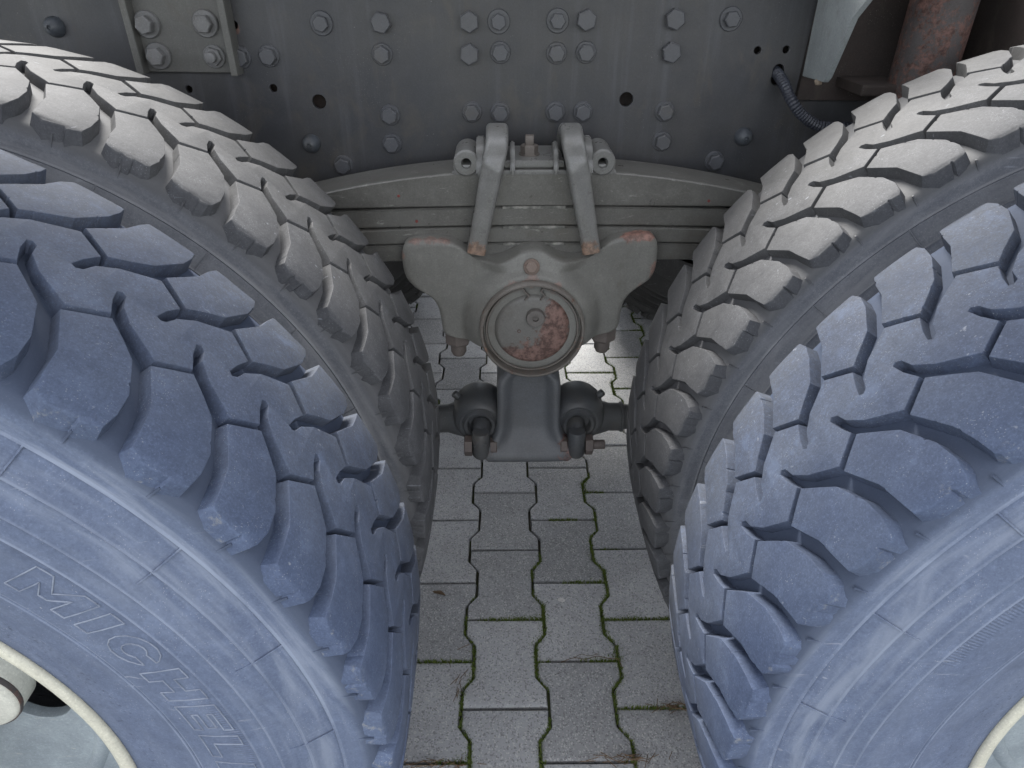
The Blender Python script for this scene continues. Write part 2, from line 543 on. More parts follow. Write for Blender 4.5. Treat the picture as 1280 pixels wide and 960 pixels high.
def pave_pos(i, j):
    # column i (across), stone j (away); joints of column 0 (A) lie at y = 1.3365 + k*PL
    x = .0065 + i * PW
    y = 1.3365 + PL / 2 + (j + (.5 if i % 2 else 0)) * PL
    dx, dy = x - .0065, y - 1.2
    return (.0045 + dx * cr + dy * sr * .62, 1.2 - dx * sr + dy * cr)
near, far = [], []
for i in range(-27, 28):
    for j in range(-14, 22):
        x, y = pave_pos(i, j)
        vis = (-.75 < x < .85) and (.45 < y < 3.2)
        d = math.hypot(x - .05, (y - 1.5) * .75)
        (near if vis else far).append((d, x, y, i, j))
near.sort()
far = [q for q in far] + near[290:]
near = near[:290]
for d, x, y, i, j in near:
    o = link('paver', random.choice(pm), None, pavement)
    o.location = (x, y, random.gauss(0, .0007))
    o.rotation_euler = (random.gauss(0, .004), random.gauss(0, .004), -ROT * .8 + random.gauss(0, .003) + (math.pi if random.random() < .5 else 0))
bm = bmesh.new()
for d, x, y, i, j in far:
    t = bmesh.new()
    t.from_mesh(pm[(i * 7 + j * 3) % 6])
    Mx = Matrix.Translation((x, y, random.gauss(0, .0007))) @ Matrix.Rotation(-ROT, 4, 'Z')
    bmesh.ops.transform(t, matrix=Mx, verts=t.verts)
    for f in t.faces:
        pass
    me = bpy.data.meshes.new('t')
    t.to_mesh(me)
    t.free()
    bm.from_mesh(me)
    bpy.data.meshes.remove(me)
o = link('outer_pavers', bm_mesh(bm, 'outer_pavers', 40), M['paver'], pavement)
o['kind'] = 'stuff'

# moss growing along the joints
def joint_points():
    L = PL
    for i in range(-5, 7):
        for j in range(-5, 12):
            cx, cy = pave_pos(i, j)
            path = [(FA, -L / 2), (FA, -.062), (WA, -.036), (WA, .036), (FA, .062), (FA, L / 2), (-FA, L / 2)]
            for (x0, y0), (x1, y1) in zip(path, path[1:]):
                n = max(2, int(math.hypot(x1 - x0, y1 - y0) / .0028))
                for k in range(n):
                    t = k / n
                    yield cx + x0 + (x1 - x0) * t, cy + y0 + (y1 - y0) * t, (y1 - y0) == 0
mv, mf = [], []
for x, y, horiz in joint_points():
    if not (.5 < y < 2.6):
        continue
    nv = noise.noise(Vector((x * 3.1 + 3, y * 2.2, 1.7))) + .5 * noise.noise(Vector((x * 11, y * 9, 5)))
    lim = -.22 if y < .95 else (-.02 if y < 1.4 else .10)
    if horiz:
        lim += .15
    if nv < lim:
        continue
    amt = min(1, (nv - lim) * 3)
    for _ in range(2 + int(4 * amt)):
        px, py = x + random.gauss(0, .0022 + .0028 * amt), y + random.gauss(0, .0022 + .0028 * amt)
        h = random.uniform(.001, .004 + .004 * amt)
        a = random.uniform(0, 6.28)
        wd = random.uniform(.0008, .0022)
        ln = random.uniform(.0, .003)
        k = len(mv)
        z0 = -.009
        mv += [(px - wd * math.cos(a), py - wd * math.sin(a), z0), (px + wd * math.cos(a), py + wd * math.sin(a), z0),
               (px + ln * math.sin(a), py - ln * math.cos(a), z0 + .009 + h * .5), (px - wd * math.sin(a) * 1.4, py + wd * math.cos(a) * 1.4, z0 + .006)]
        mf += [(k, k + 1, k + 2), (k + 1, k + 3, k + 2), (k + 3, k, k + 2)]
me = bpy.data.meshes.new('joint_moss')
me.from_pydata(mv, [], mf)
o = link('joint_moss', me, M['moss'])
o['kind'] = 'stuff'
o['label'] = 'low green moss growing in the joints between the pavers'
o['category'] = 'moss'

# pine needle litter near the tyre
mv, mf = [], []
def needles(cx, cy, n, sx, sy, ang):
    for _ in range(n):
        x, y = random.gauss(cx, sx), random.gauss(cy, sy)
        a = ang + random.gauss(0, .5)
        L = random.uniform(.01, .028)
        wd = .0006
        dx, dy = math.cos(a) * L / 2, math.sin(a) * L / 2
        nx, ny = -math.sin(a) * wd, math.cos(a) * wd
        z = random.uniform(.001, .006)
        k = len(mv)
        mv.extend([(x - dx - nx, y - dy - ny, z), (x - dx + nx, y - dy + ny, z), (x + dx + nx, y + dy + ny, z + .001), (x + dx - nx, y + dy - ny, z + .001),
                   (x - dx, y - dy, z + .0012), (x + dx, y + dy, z + .0022)])
        mf.extend([(k, k + 3, k + 5, k + 4), (k + 1, k + 4, k + 5, k + 2)])
needles(.30, .742, 26, .020, .004, 0.05)
needles(.20, .648, 30, .026, .004, 0.1)
needles(-.085, .80, 12, .006, .02, 1.3)
needles(-.12, .645, 26, .03, .004, .1)
me = bpy.data.meshes.new('needle_litter')
me.from_pydata(mv, [], mf)
o = link('needle_litter', me, M['needle'])
o['kind'] = 'stuff'
o['label'] = 'dry brown plant needles lying in the paver joints near the tyres'
o['category'] = 'litter'

# dry leaf
bm = bmesh.new()
pts = [(-.016, 0), (-.008, .004), (.002, .0055), (.011, .003), (.017, 0), (.011, -.0025), (.002, -.0045), (-.008, -.0035)]
top = [bm.verts.new((x, y, .0035 + .003 * abs(y) / .005 + .0015 * math.sin(x * 200))) for x, y in pts]
mid = [bm.verts.new((x, 0, .0028)) for x in (-.008, .002, .011)]
bm.faces.new((top[0], mid[0], top[1])); bm.faces.new((top[1], mid[0], mid[1], top[2])); bm.faces.new((top[2], mid[1], mid[2], top[3])); bm.faces.new((top[3], mid[2], top[4]))
bm.faces.new((top[0], top[7], mid[0])); bm.faces.new((top[7], top[6], mid[1], mid[0])); bm.faces.new((top[6], top[5], mid[2], mid[1])); bm.faces.new((top[5], top[4], mid[2]))
bmesh.ops.solidify(bm, geom=bm.faces[:], thickness=.0005)
o = link('dry_leaf', bm_mesh(bm, 'dry_leaf'), M['leaf'], None, (-.138, 1.01, .0005))
o.rotation_euler = (0, 0, -.4)
o['label'] = 'small curled brown dry leaf on the grey paver beside the left tyres'
o['category'] = 'leaf'
# thin twig
bm = bmesh.new()
pth = catmull([(-.055, -.002, .002), (-.03, .006, .004), (-.008, .002, .005), (.015, .009, .004), (.035, .004, .004), (.055, .002, .003), (.06, -.015, .003)], 5)
add_sweep(bm, pth, circ(.0007, 5))
pth = catmull([(-.03, .006, .004), (-.015, .013, .005), (.0, .010, .004), (.018, .014, .004)], 5)
add_sweep(bm, pth, circ(.0005, 5))
o = link('twig', bm_mesh(bm, 'twig'), M['needle'], None, (.165, .84, .0008))
o['label'] = 'thin bent dry twig lying across a paver joint by the right tyres'
o['category'] = 'twig'
# lime splash
bm = bmesh.new()
n = 16
vs = [bm.verts.new((.014 * math.cos(a) * (.6 + .5 * noise.noise(Vector((math.cos(a) * 2, math.sin(a) * 2, 3)))), .007 * math.sin(a) * (.8 + .6 * noise.noise(Vector((math.cos(a) * 3, math.sin(a) * 3, 8)))), .0)) for a in [2 * math.pi * k / n for k in range(n)]]
f = bm.faces.new(vs)
ex = bmesh.ops.extrude_face_region(bm, geom=[f])
for v in [g for g in ex['geom'] if isinstance(g, bmesh.types.BMVert)]:
    v.co.z += .0006
    v.co.x *= .9
    v.co.y *= .9
o = link('lime_splash', bm_mesh(bm, 'lime_splash'), M['stain'], None, (.122, .99, .0012))
o.rotation_euler = (0, 0, -.2)
o['label'] = 'small dried whitish splash on the paver between the tyres'
o['category'] = 'splash'

# ------------------------------------------------------------------ truck root
truck = bpy.data.objects.new('truck', None)
C.objects.link(truck)
truck['label'] = 'grey heavy truck seen at its twin rear axles, chunky dual tyres round a leaf spring'
truck['category'] = 'truck'
XL, XR, XC, ZC, RT = -.647, .750, .0515, .532, .550
YN, YI = .479, .815                 # centre planes of the near outer and inner tyres
NP = 52
PT = 360 / NP

# ------------------------------------------------------------------ tyre
def prof_top(y):
    y = abs(y)
    P = [(0, .550), (.05, .5494), (.085, .5480), (.102, .5464), (.111, .5445), (.1165, .5434), (.1203, .5418), (.1225, .5392), (.130, .527)]
    for (a, ra), (b_, rb) in zip(P, P[1:]):
        if y <= b_:
            t = (y - a) / (b_ - a)
            return ra + (rb - ra) * t
    return P[-1][1]

CARC = [(-.116, .300), (-.1225, .306), (-.1255, .316), (-.1300, .335), (-.1345, .355), (-.1372, .372), (-.1385, .3755), (-.1390, .3775), (-.1377, .379), (-.1390, .3805), (-.1385, .383), (-.1402, .392),
        (-.1416, .410), (-.1416, .428), (-.1414, .4335), (-.1428, .4355), (-.1412, .4375), (-.1404, .447), (-.1396, .4500), (-.1406, .4520), (-.1388, .4540),
        (-.1342, .470), (-.1325, .4735), (-.1338, .4755), (-.1312, .4775), (-.1260, .487), (-.1212, .4965), (-.1229, .4985), (-.1212, .5010), (-.1214, .5080), (-.1216, .5150), (-.1208, .5215), (-.1190, .5260), (-.115, .5288), (-.104, .5312), (-.09, .5332), (-.05, .5375), (0, .5390)]
CARC = CARC + [(-y, r) for y, r in reversed(CARC[:-1])]

def carcass_mesh(name):
    bm = bmesh.new()
    seg = NP * 4
    rings = []
    for y, r in CARC:
        ring = []
        for i in range(seg):
            a = 2 * math.pi * i / seg
            z = r * math.cos(a)
            bulge = 1.0
            ring.append(bm.verts.new((r * math.sin(a), y * bulge, max(z, -ZC + .003))))
        rings.append(ring)
    for a, b in zip(rings, rings[1:]):
        for i in range(seg):
            j = (i + 1) % seg
            bm.faces.new((a[i], a[j], b[j], b[i]))
    return bm_mesh(bm, name, 60)

def offset_poly(P, d):
    """P: CCW points; d: per-edge inward offset (edge i from P[i] to P[i+1])."""
    n = len(P)
    out = []
    for i in range(n):
        p0, p1, p2 = Vector(P[i - 1]), Vector(P[i]), Vector(P[(i + 1) % n])
        e1, e2 = (p1 - p0).normalized(), (p2 - p1).normalized()
        n1, n2 = Vector((-e1.y, e1.x)), Vector((-e2.y, e2.x))
        d1, d2 = d[i - 1], d[i]
        den = n1.x * n2.y - n1.y * n2.x
        if abs(den) < .15:
            q = p1 + (n1 * d1 + n2 * d2) * .5
        else:
            c1, c2 = n1.dot(p1) + d1, n2.dot(p1) + d2
            q = Vector(((c1 * n2.y - c2 * n1.y) / den, (n1.x * c2 - n2.x * c1) / den))
            if (q - p1).length > 3.0 * max(abs(d1), abs(d2), 1e-6):
                q = p1 + (q - p1).normalized() * 3.0 * max(abs(d1), abs(d2))
        out.append((q.x, q.y))
    return out

SMM = RT * R_(1)        # metres of arc per degree
def prism(poly, cuts=(), depth=.027):
    """tread piece: poly of (deg, mm) -> bmesh in tyre coordinates, draft walls, eased top edge."""
    P = [(a * SMM, y * .001) for a, y in poly]
    area = sum(P[i - 1][0] * P[i][1] - P[i][0] * P[i - 1][1] for i in range(len(P)))
    E = [i in cuts for i in range(len(P))]
    if area < 0:
        P = P[::-1]
        n = len(P)
        E = [E[(n - 2 - i) % n] for i in range(n)]
    bm = bmesh.new()
    lev = []
    for off, h in ((-.0026, -depth), (-.0022, -depth * .55), (0, -.0006), (.0003, -.00012), (.0008, 0)):
        def eo(i):
            if E[i]:
                return 0
            if off < 0 and min(abs(P[i][1]), abs(P[(i + 1) % len(P)][1])) > .1165:
                return .0022 if off < -.0023 else .0008
            return off
        q = offset_poly(P, [eo(i) for i in range(len(P))])
        lev.append([bm.verts.new((x, y, h)) for x, y in q])
    n = len(P)
    for a, b in zip(lev, lev[1:]):
        for i in range(n):
            if E[i]:
                continue
            bm.faces.new((a[i], a[(i + 1) % n], b[(i + 1) % n], b[i]))
    bm.faces.new(lev[-1])
    for yy in (-.1205, -.1185, -.1165, -.112, -.105, -.092, -.07, -.04, 0, .04, .07, .092, .105, .112, .1165, .1185, .1205):
        bmesh.ops.bisect_plane(bm, geom=bm.verts[:] + bm.edges[:] + bm.faces[:], plane_co=(0, yy, 0), plane_no=(0, 1, 0), dist=1e-5)
    for v in bm.verts:
        s, y, h = v.co
        r = prof_top(y) + h
        a = s / RT
        v.co = (r * math.sin(a), y, r * math.cos(a))
    return bm

NEARB = [(-1.95, -51), (.85, -31), (2.3, -43.5), (3.75, -56.5), (5.15, -86), (5.4, -105), (5.15, -118.5), (4.85, -120.5), (3.8, -121.5), (3.62, -120), (3.44, -121.8), (1.6, -121.5), (.8, -120), (.55, -118), (.2, -103), (-.15, -84)]
BANDN = [(-1.98, -44.5), (.55, -26.5), (-.05, -12), (-.35, 0), (.0, 2), (.45, -1), (.8, -12), (2.1, -26), (4.943, -44.5)]
FSH = 3.35
def mirr(p):
    return [(a + FSH, -y) for a, y in p]
FARB = mirr(NEARB)[::-1]
bf = mirr(BANDN)                    # far side of the band, same pitch
f0 = (bf[7][0] - PT, bf[7][1])      # previous pitch's far groove wall
BAND = BANDN + [(bf[7][0], bf[7][1])] + bf[1:7][::-1] + [bf[0]] + [f0]
# order: near points..., then cut edge to far wall, back along the far side, cut edge home
cut_a = len(BANDN) - 1
cut_b = len(BAND) - 1

NV = 5
def worn(poly, seed, keep=()):
    rr = random.Random(seed)
    out = []
    for k, (a, y) in enumerate(poly):
        if k in keep:
            out.append((a, y))
            continue
        e = 1.0 if abs(y) > 112 else .55
        out.append((a + rr.gauss(0, .055) * e, y + rr.gauss(0, .55) * e))
    # small chips out of the long edges
    res = []
    for k in range(len(out)):
        res.append(out[k])
        a, b_ = out[k], out[(k + 1) % len(out)]
        L = math.hypot((b_[0] - a[0]) * SMM * 1000, b_[1] - a[1])
        if not keep and L > 14 and rr.random() < .45:
            t = rr.uniform(.25, .75)
            w_ = rr.uniform(1.2, 3.0) / L
            cx = sum(p[0] for p in out) / len(out)
            cy = sum(p[1] for p in out) / len(out)
            d = rr.uniform(.4, 1.5)
            mx, my = a[0] + (b_[0] - a[0]) * t, a[1] + (b_[1] - a[1]) * t
            dl = math.hypot((cx - mx) * SMM * 1000, cy - my)
            res.append((a[0] + (b_[0] - a[0]) * (t - w_), a[1] + (b_[1] - a[1]) * (t - w_)))
            res.append((mx + (cx - mx) * d / dl, my + (cy - my) * d / dl))
            res.append((a[0] + (b_[0] - a[0]) * (t + w_), a[1] + (b_[1] - a[1]) * (t + w_)))
    return res
BK = (0, cut_a, cut_a + 1, cut_b, 1) + tuple(range(len(BAND)))
def band_worn(seed):
    rr = random.Random(seed)
    fixed = {0, cut_a, cut_a + 1, cut_b}
    return [p if k in fixed else (p[0] + rr.gauss(0, .03), p[1] + rr.gauss(0, .4)) for k, p in enumerate(BAND)]
SRC = {'near': [bm_mesh(prism(worn(NEARB, i)), 'tread_block', 20) for i in range(NV)],
       'far': [bm_mesh(prism(worn(FARB, 50 + i)), 'tread_block_far', 20) for i in range(NV)],
       'band': [bm_mesh(prism(band_worn(90 + i), (cut_a, cut_b)), 'tread_rib', 20) for i in range(NV)],
       }
TM = {}
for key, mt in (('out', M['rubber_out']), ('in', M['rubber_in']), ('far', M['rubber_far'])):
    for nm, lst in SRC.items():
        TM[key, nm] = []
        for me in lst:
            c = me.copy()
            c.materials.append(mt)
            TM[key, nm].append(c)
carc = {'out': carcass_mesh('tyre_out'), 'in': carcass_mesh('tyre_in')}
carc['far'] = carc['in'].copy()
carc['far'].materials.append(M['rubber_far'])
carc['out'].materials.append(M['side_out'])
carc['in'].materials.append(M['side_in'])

def rib_mesh(mt):
    bm = bmesh.new()
    for k in range(NP):
        a = R_(k * PT + 1.7)
        for (y0, r0), (y1, r1), wd in (((-.1210, .4990), (-.1330, .4760), .0009), ((-.1330, .4745), (-.1368, .4620), .0008)):
            if k % 2:
                continue
            p0 = Vector((r0 * math.sin(a), y0 - .0002, r0 * math.cos(a)))
            p1 = Vector((r1 * math.sin(a), y1 - .0002, r1 * math.cos(a)))
            add_sweep(bm, [p0, p1], rrect(wd * .8, .0007, .0002, 1), up=lambda i: (0, 1, 0))
    # moulding ties at the foot of the shoulder blocks
    for k in range(NP):
        for da in (3.6,):
            a = R_(k * PT + da)
            p0 = Vector((.530 * math.sin(a), -.1208, .530 * math.cos(a)))
            p1 = Vector((.516 * math.sin(a), -.1209, .516 * math.cos(a)))
            add_sweep(bm, [p0, p1], rrect(.0009, .0012, .0003, 1), up=lambda i: (0, 1, 0))
    me = bm_mesh(bm, 'sidewall_rib', 40)
    me.materials.append(mt)
    return me
ribm = {'out': rib_mesh(M['side_out']), 'in': rib_mesh(M['side_in']), 'far': rib_mesh(M['rubber_far'])}

def tyre(x, yc, phase, kind, vis, label):
    ty = link('tyre', carc[kind], None, truck, (x, yc, ZC))
    if label:
        ty['label'] = label
    rest = bmesh.new()
    for k in range(NP):
        th = (phase + k * PT + 180) % 360 - 180
        inview = vis is not None and vis[0] <= th <= vis[1]
        for nm in ('near', 'band', 'far'):
            me = random.choice(TM[kind, nm])
            if inview:
                o = link('tread_rib' if nm == 'band' else 'tread_block', me, None, ty)
                o.rotation_euler = (0, R_(th), 0)
            else:
                t = bmesh.new()
                t.from_mesh(me)
                bmesh.ops.transform(t, matrix=Matrix.Rotation(R_(th), 4, 'Y'), verts=t.verts)
                m2 = bpy.data.meshes.new('t')
                t.to_mesh(m2)
                t.free()
                rest.from_mesh(m2)
                bpy.data.meshes.remove(m2)
    for v in rest.verts:
        v.co.z = max(v.co.z, -ZC + .0015)
    o = link('tread', bm_mesh(rest, 'tread', 20), M['rubber_' + kind], ty)
    o['kind'] = 'stuff'
    o = link('sidewall_rib', ribm[kind], None, ty)
    o['kind'] = 'stuff'
    return ty

tyLo = tyre(XL, YN, 41.3, 'out', (8, 112), 'dusty outer tyre at left, tinted skylight blue, with raised sidewall lettering and scuffed shoulder blocks')
tyRo = tyre(XR, YN, -51.1, 'out', (-112, -8), 'dusty outer tyre at right, tinted skylight blue')
tyLi = tyre(XL, YI, 21.75, 'in', (-6, 104), 'grey inner tyre behind the left outer tyre')
tyRi = tyre(XR, YI, -29.95, 'in', (-104, 6), 'grey inner tyre behind the right outer tyre')
YF = 2.36
for x in (XL, XR):
    for y, ph in ((YF, 13.0), (YF + .336, 29.0)):
        tyre(x, y, ph + x * 10, 'far', None, None)

# raised sidewall lettering: outlines as thin raised beads
def letter_paths(ch):
    s = .30
    if ch == 'M':
        return [[(0, 0), (0, 1), (.38, 1), (.75, .50), (1.12, 1), (1.5, 1), (1.5, 0), (1.14, 0), (1.14, .62), (.86, .22), (.64, .22), (.36, .62), (.36, 0)]], 1.5
    if ch == 'I':
        return [[(0, 0), (0, 1), (.38, 1), (.38, 0)]], .38
    if ch == 'C':
        o = [(1.15, .66)] + [(.6 + .58 * math.cos(R_(a)), .5 + .52 * math.sin(R_(a))) for a in range(30, 331, 25)]
        i = [(.6 + .27 * math.cos(R_(a)), .5 + .26 * math.sin(R_(a))) for a in range(320, 39, -28)]
        return [o[1:] + [(1.15, .34), (.82, .36)] + i + [(.82, .64), (1.15, .66)]], 1.18
    if ch == 'H':
        return [[(0, 0), (0, 1), (.36, 1), (.36, .64), (.84, .64), (.84, 1), (1.2, 1), (1.2, 0), (.84, 0), (.84, .36), (.36, .36), (.36, 0)]], 1.2
    if ch == 'E':
        return [[(0, 0), (0, 1), (1.05, 1), (1.05, .76), (.37, .76), (.37, .62), (.95, .62), (.95, .40), (.37, .40), (.37, .24), (1.05, .24), (1.05, 0)]], 1.05
    if ch == 'L':
        return [[(0, 0), (0, 1), (.37, 1), (.37, .26), (1.0, .26), (1.0, 0)]], 1.0
    if ch == 'N':
        return [[(0, 0), (0, 1), (.36, 1), (.86, .46), (.86, 1), (1.2, 1), (1.2, 0), (.86, 0), (.36, .54), (.36, 0)]], 1.2

def side_y(r):
    for (y0, r0), (y1, r1) in zip(CARC, CARC[1:]):
        if r0 <= r <= r1:
            return y0 + (y1 - y0) * (r - r0) / (r1 - r0)
    return -.145

def lettering(ty, text, th0, r0, h, gap, slant=.18):
    th = th0
    for ch in text:
        paths, wdt = letter_paths(ch)
        bm = bmesh.new()
        for p in paths:
            pts = []
            q = p + [p[0]]
            for (x0, y0), (x1, y1) in zip(q, q[1:]):
                n = 5
                for k in range(n):
                    t = k / n
                    x, y = x0 + (x1 - x0) * t, y0 + (y1 - y0) * t
                    r = r0 + y * h
                    a = R_(th) + (x + slant * y) * h / (r0 + h * .5)
                    pts.append(Vector((r * math.sin(a), side_y(r) - .0003, r * math.cos(a))))
            pts.append(pts[0])
            add_sweep(bm, pts, circ(.0006, 5), up=lambda i: (0, 1, 0))
        o = link('raised_letter', bm_mesh(bm, 'raised_letter', 60), M['letter'], ty)
        th += math.degrees((wdt * h + gap) / (r0 + h * .5))
lettering(tyLo, 'MICHELIN', 49.3, .3965, .0325, .009)
lettering(tyRo, 'MICHELIN', -205.0, .3965, .0325, .009)
def small_text(ty, th0, th1, r0, h, seed):
    pass

# ------------------------------------------------------------------ wheel rims
def yl(prof):   # (y, r) -> lathe in (r, h) about +Y axis
    return [(r, y) for y, r in prof]
MY = Matrix.Rotation(R_(-90), 4, 'X')     # local +Z -> +Y
def rim_mesh():
    bm = bmesh.new()
    pr = [(-.110, .286), (-.116, .2885), (-.123, .2925), (-.1275, .2985), (-.1290, .3035), (-.1275, .3075), (-.1235, .3085), (-.119, .305), (-.112, .300)]
    add_lathe(bm, yl(pr), 96, MY)
    return bm_mesh(bm, 'rim_flange', 60)
def barrel_mesh():
    bm = bmesh.new()
    pr = [(-.112, .2875), (-.100, .281), (-.075, .277), (-.06, .268), (-.045, .262), (.05, .262), (.075, .274), (.118, .282), (.126, .300), (.118, .301)]
    add_lathe(bm, yl(pr), 96, MY)
    return bm_mesh(bm, 'wheel_rim', 60)
def disc_bm():
    # dished disc with hand holes: polar grid with holes cut as real openings
    bm = bmesh.new()
    holes = [(.180 * math.sin(R_(91 + 60 * k)), .180 * math.cos(R_(91 + 60 * k)), .033) for k in range(6)]
    cu = bpy.data.curves.new('d', 'CURVE')
    cu.dimensions = '2D'
    cu.fill_mode = 'BOTH'
    cu.extrude = .005
    cu.bevel_depth = .0012
    def spl(pts):
        s = cu.splines.new('POLY')
        s.points.add(len(pts) - 1)
        for p, (x, y) in zip(s.points, pts):
            p.co = (x, y, 0, 1)
        s.use_cyclic_u = True
    spl([(.262 * math.cos(2 * math.pi * i / 72), .262 * math.sin(2 * math.pi * i / 72)) for i in range(72)])
    for hx, hz, hr in holes:
        spl([(hx + hr * math.cos(2 * math.pi * i / 28), hz + hr * math.sin(2 * math.pi * i / 28)) for i in range(28)])
    o = bpy.data.objects.new('d', cu)
    me = bpy.data.meshes.new_from_object(o)
    bpy.data.objects.remove(o)
    # curve plane XY -> wheel plane XZ
    me.transform(Matrix.Rotation(R_(90), 4, 'X'))
    return me
me_flange, me_barrel, me_disc = rim_mesh(), barrel_mesh(), disc_bm()
me_flange.materials.append(M['cream'])
me_barrel.materials.append(M['disc'])
me_disc.materials.clear()
me_disc.materials.append(M['disc'])
bm = bmesh.new()
add_lathe(bm, [(0, -.20), (.085, -.20), (.10, -.19), (.112, -.165), (.116, -.06), (.13, -.055), (.13, .1), (0, .1)], 64, MY)
me_hub = bm_mesh(bm, 'hub', 40)
me_hub.materials.append(M['cream'])
bm = bmesh.new()
add_lathe(bm, [(0, -.030), (.037, -.030), (.0395, -.0285), (.041, -.026), (.041, .0), (0, .0)], 40, MY)
me_boss = bm_mesh(bm, 'hub_boss', 40)
me_boss.materials.append(metal_paint('cream_boss_paint', (.50, .50, .44), (.42, .42, .38), (.17, .09, .06), .10, .5))
bm = bmesh.new()
add_lathe(bm, [(.226, -.054), (.229, -.0572), (.234, -.0588), (.239, -.0572), (.243, -.054)], 90, MY)
me_dr = bm_mesh(bm, 'disc_ridge', 60)
me_dr.materials.append(M['disc'])
bm = bmesh.new()
add_lathe(bm, [(.0405, -.0262), (.0418, -.0268), (.0424, -.0235), (.0412, -.021)], 40, MY)
me_bead = bm_mesh(bm, 'boss_edge', 60)
me_bead.materials.append(M['rusty'])
for x, lab in ((XL, None), (XR, None)):
    rim = link('wheel_rim', me_barrel, None, truck, (x, YN, ZC))
    link('rim_flange', me_flange, None, rim)
    link('wheel_disc', me_disc, None, rim, (0, -.048, 0))
    link('hub', me_hub, None, rim, (0, -.0, 0))
    link('disc_ridge', me_dr, None, rim)
    for k in range(3):
        a = R_(76.5 + 120 * k)
        link('hub_boss', me_boss, None, rim, (.153 * math.sin(a), -.0535, .153 * math.cos(a)))
        link('boss_edge', me_bead, None, rim, (.153 * math.sin(a), -.0535, .153 * math.cos(a)))
    rim2 = link('wheel_rim', me_barrel, None, truck, (x, YI, ZC))
    for y in (YF, YF + .336):
        link('wheel_rim', me_barrel, None, truck, (x, y, ZC))

# ------------------------------------------------------------------ chassis rails
def plate_curve(outer, holes, ext, bev):
    cu = bpy.data.curves.new('p', 'CURVE')
    cu.dimensions = '2D'
    cu.fill_mode = 'BOTH'
    cu.extrude = ext - bev
    cu.bevel_depth = bev
    cu.bevel_resolution = 1
    for pts in [outer] + holes:
        s = cu.splines.new('POLY')
        s.points.add(len(pts) - 1)
        for p, (x, y) in zip(s.points, pts):
            p.co = (x, y, 0, 1)
        s.use_cyclic_u = True
    o = bpy.data.objects.new('p', cu)
    me = bpy.data.meshes.new_from_object(o)
    bpy.data.objects.remove(o)
    me.transform(Matrix.Rotation(R_(90), 4, 'X'))      # plate lies in XZ, thickness along Y
    me.materials.clear()
    return me

YR = 1.16
def ring_pts(x, z, r, n=24):
    return [(x + r * math.cos(2 * math.pi * i / n), z + r * math.sin(2 * math.pi * i / n)) for i in range(n)]
hl = [(-.283, .963, .0115), (.202, .965, .0115), (-.482, .982, .0062), (-.351, .983, .0066), (-.394, 1.071, .0068), (.398, 1.035, .0062), (.442, 1.036, .0062)]
slot = [(.436 + .0095 * math.cos(R_(a)), .998 + (.009 if a < 180 else -.004) + .0095 * math.sin(R_(a))) for a in range(0, 360, 15)]
me = plate_curve([(-2.6, .812), (2.6, .812), (2.6, 1.19), (-2.6, 1.19)], [ring_pts(*h) for h in hl] + [slot], .004, .0008)
rail = link('chassis_rail', me, M['frame'], truck, (0, YR + .004, 0))
bm = bmesh.new()
add_box(bm, (-2.6, YR + .0082, 1.181), (2.6, YR + .085, 1.19), .002)
add_box(bm, (-2.6, YR + .0082, .812), (2.6, YR + .085, .820), .002)
link('rail_flange', bm_mesh(bm, 'rail_flange'), M['frame'], rail, (0, -YR - .004, 0))
bm = bmesh.new()
add_box(bm, (-2.59, YR + .034, .8205), (2.59, YR + .040, 1.1805))  # plate added behind the web so the rail holes stay dark
link('hole_backing', bm_mesh(bm, 'hole_backing'), M['dkrust'], rail, (0, -YR - .004, 0))
# far rail and cross members
bm = bmesh.new()
add_box(bm, (-2.6, 1.96, .812), (2.6, 1.968, 1.19), .001)
add_box(bm, (-2.6, 1.88, .812), (2.6, 1.9595, .82), .001)
add_box(bm, (-2.6, 1.88, 1.182), (2.6, 1.9595, 1.19), .001)
link('chassis_rail', bm_mesh(bm, 'far_rail'), M['frame'], truck)
bm = bmesh.new()
for x in (-.95, XC, .95):
    add_box(bm, (x - .09, YR + .0865, .88), (x - .082, 1.8785, 1.15))
    add_box(bm, (x + .082, YR + .0865, .88), (x + .09, 1.8785, 1.15))
    add_box(bm, (x - .0815, YR + .0865, 1.142), (x + .0815, 1.8785, 1.15))
link('crossmember', bm_mesh(bm, 'crossmember'), M['frame'], truck)

# bolts on the rail (sizes shared)
def bolt_mesh(r, h, fl, flh, mat):
    bm = bmesh.new()
    D = (0, -1, 0)
    add_lathe(bm, [(0, 0), (fl, 0), (fl, flh * .5), (fl * .93, flh), (0, flh)], 24, axis_matrix((0, 0, 0), D))
    add_hex(bm, (0, -flh, 0), D, r, h)
    me = bm_mesh(bm, 'bolt', 25)
    me.materials.append(mat)
    return me
mb_h = bolt_mesh(.0152, .012, .0135, .002, M['bolt'])
mb_w = bolt_mesh(.0118, .010, .0172, .0035, M['bolt'])
mb_f = bolt_mesh(.0128, .011, .0160, .003, M['bolt'])
def put_bolt(me, parent, x, y, z, name='bolt'):
    o = link(name, me, None, parent)
    pl = parent.location
    o.location = (x - pl[0], y - pl[1], z - pl[2])
    o.rotation_euler = (0, random.uniform(0, 1.05), 0)
    return o
for x, z in [(-.263, 1.073), (.001, 1.075), (.089, 1.076), (.349, 1.078)]:
    put_bolt(mb_w, rail, x, YR, z)
for x, z in [(-.174, 1.074), (-.043, 1.075), (.132, 1.077), (.264, 1.078), (-.044, 1.031), (.264, 1.033)]:
    put_bolt(mb_h, rail, x, YR, z)
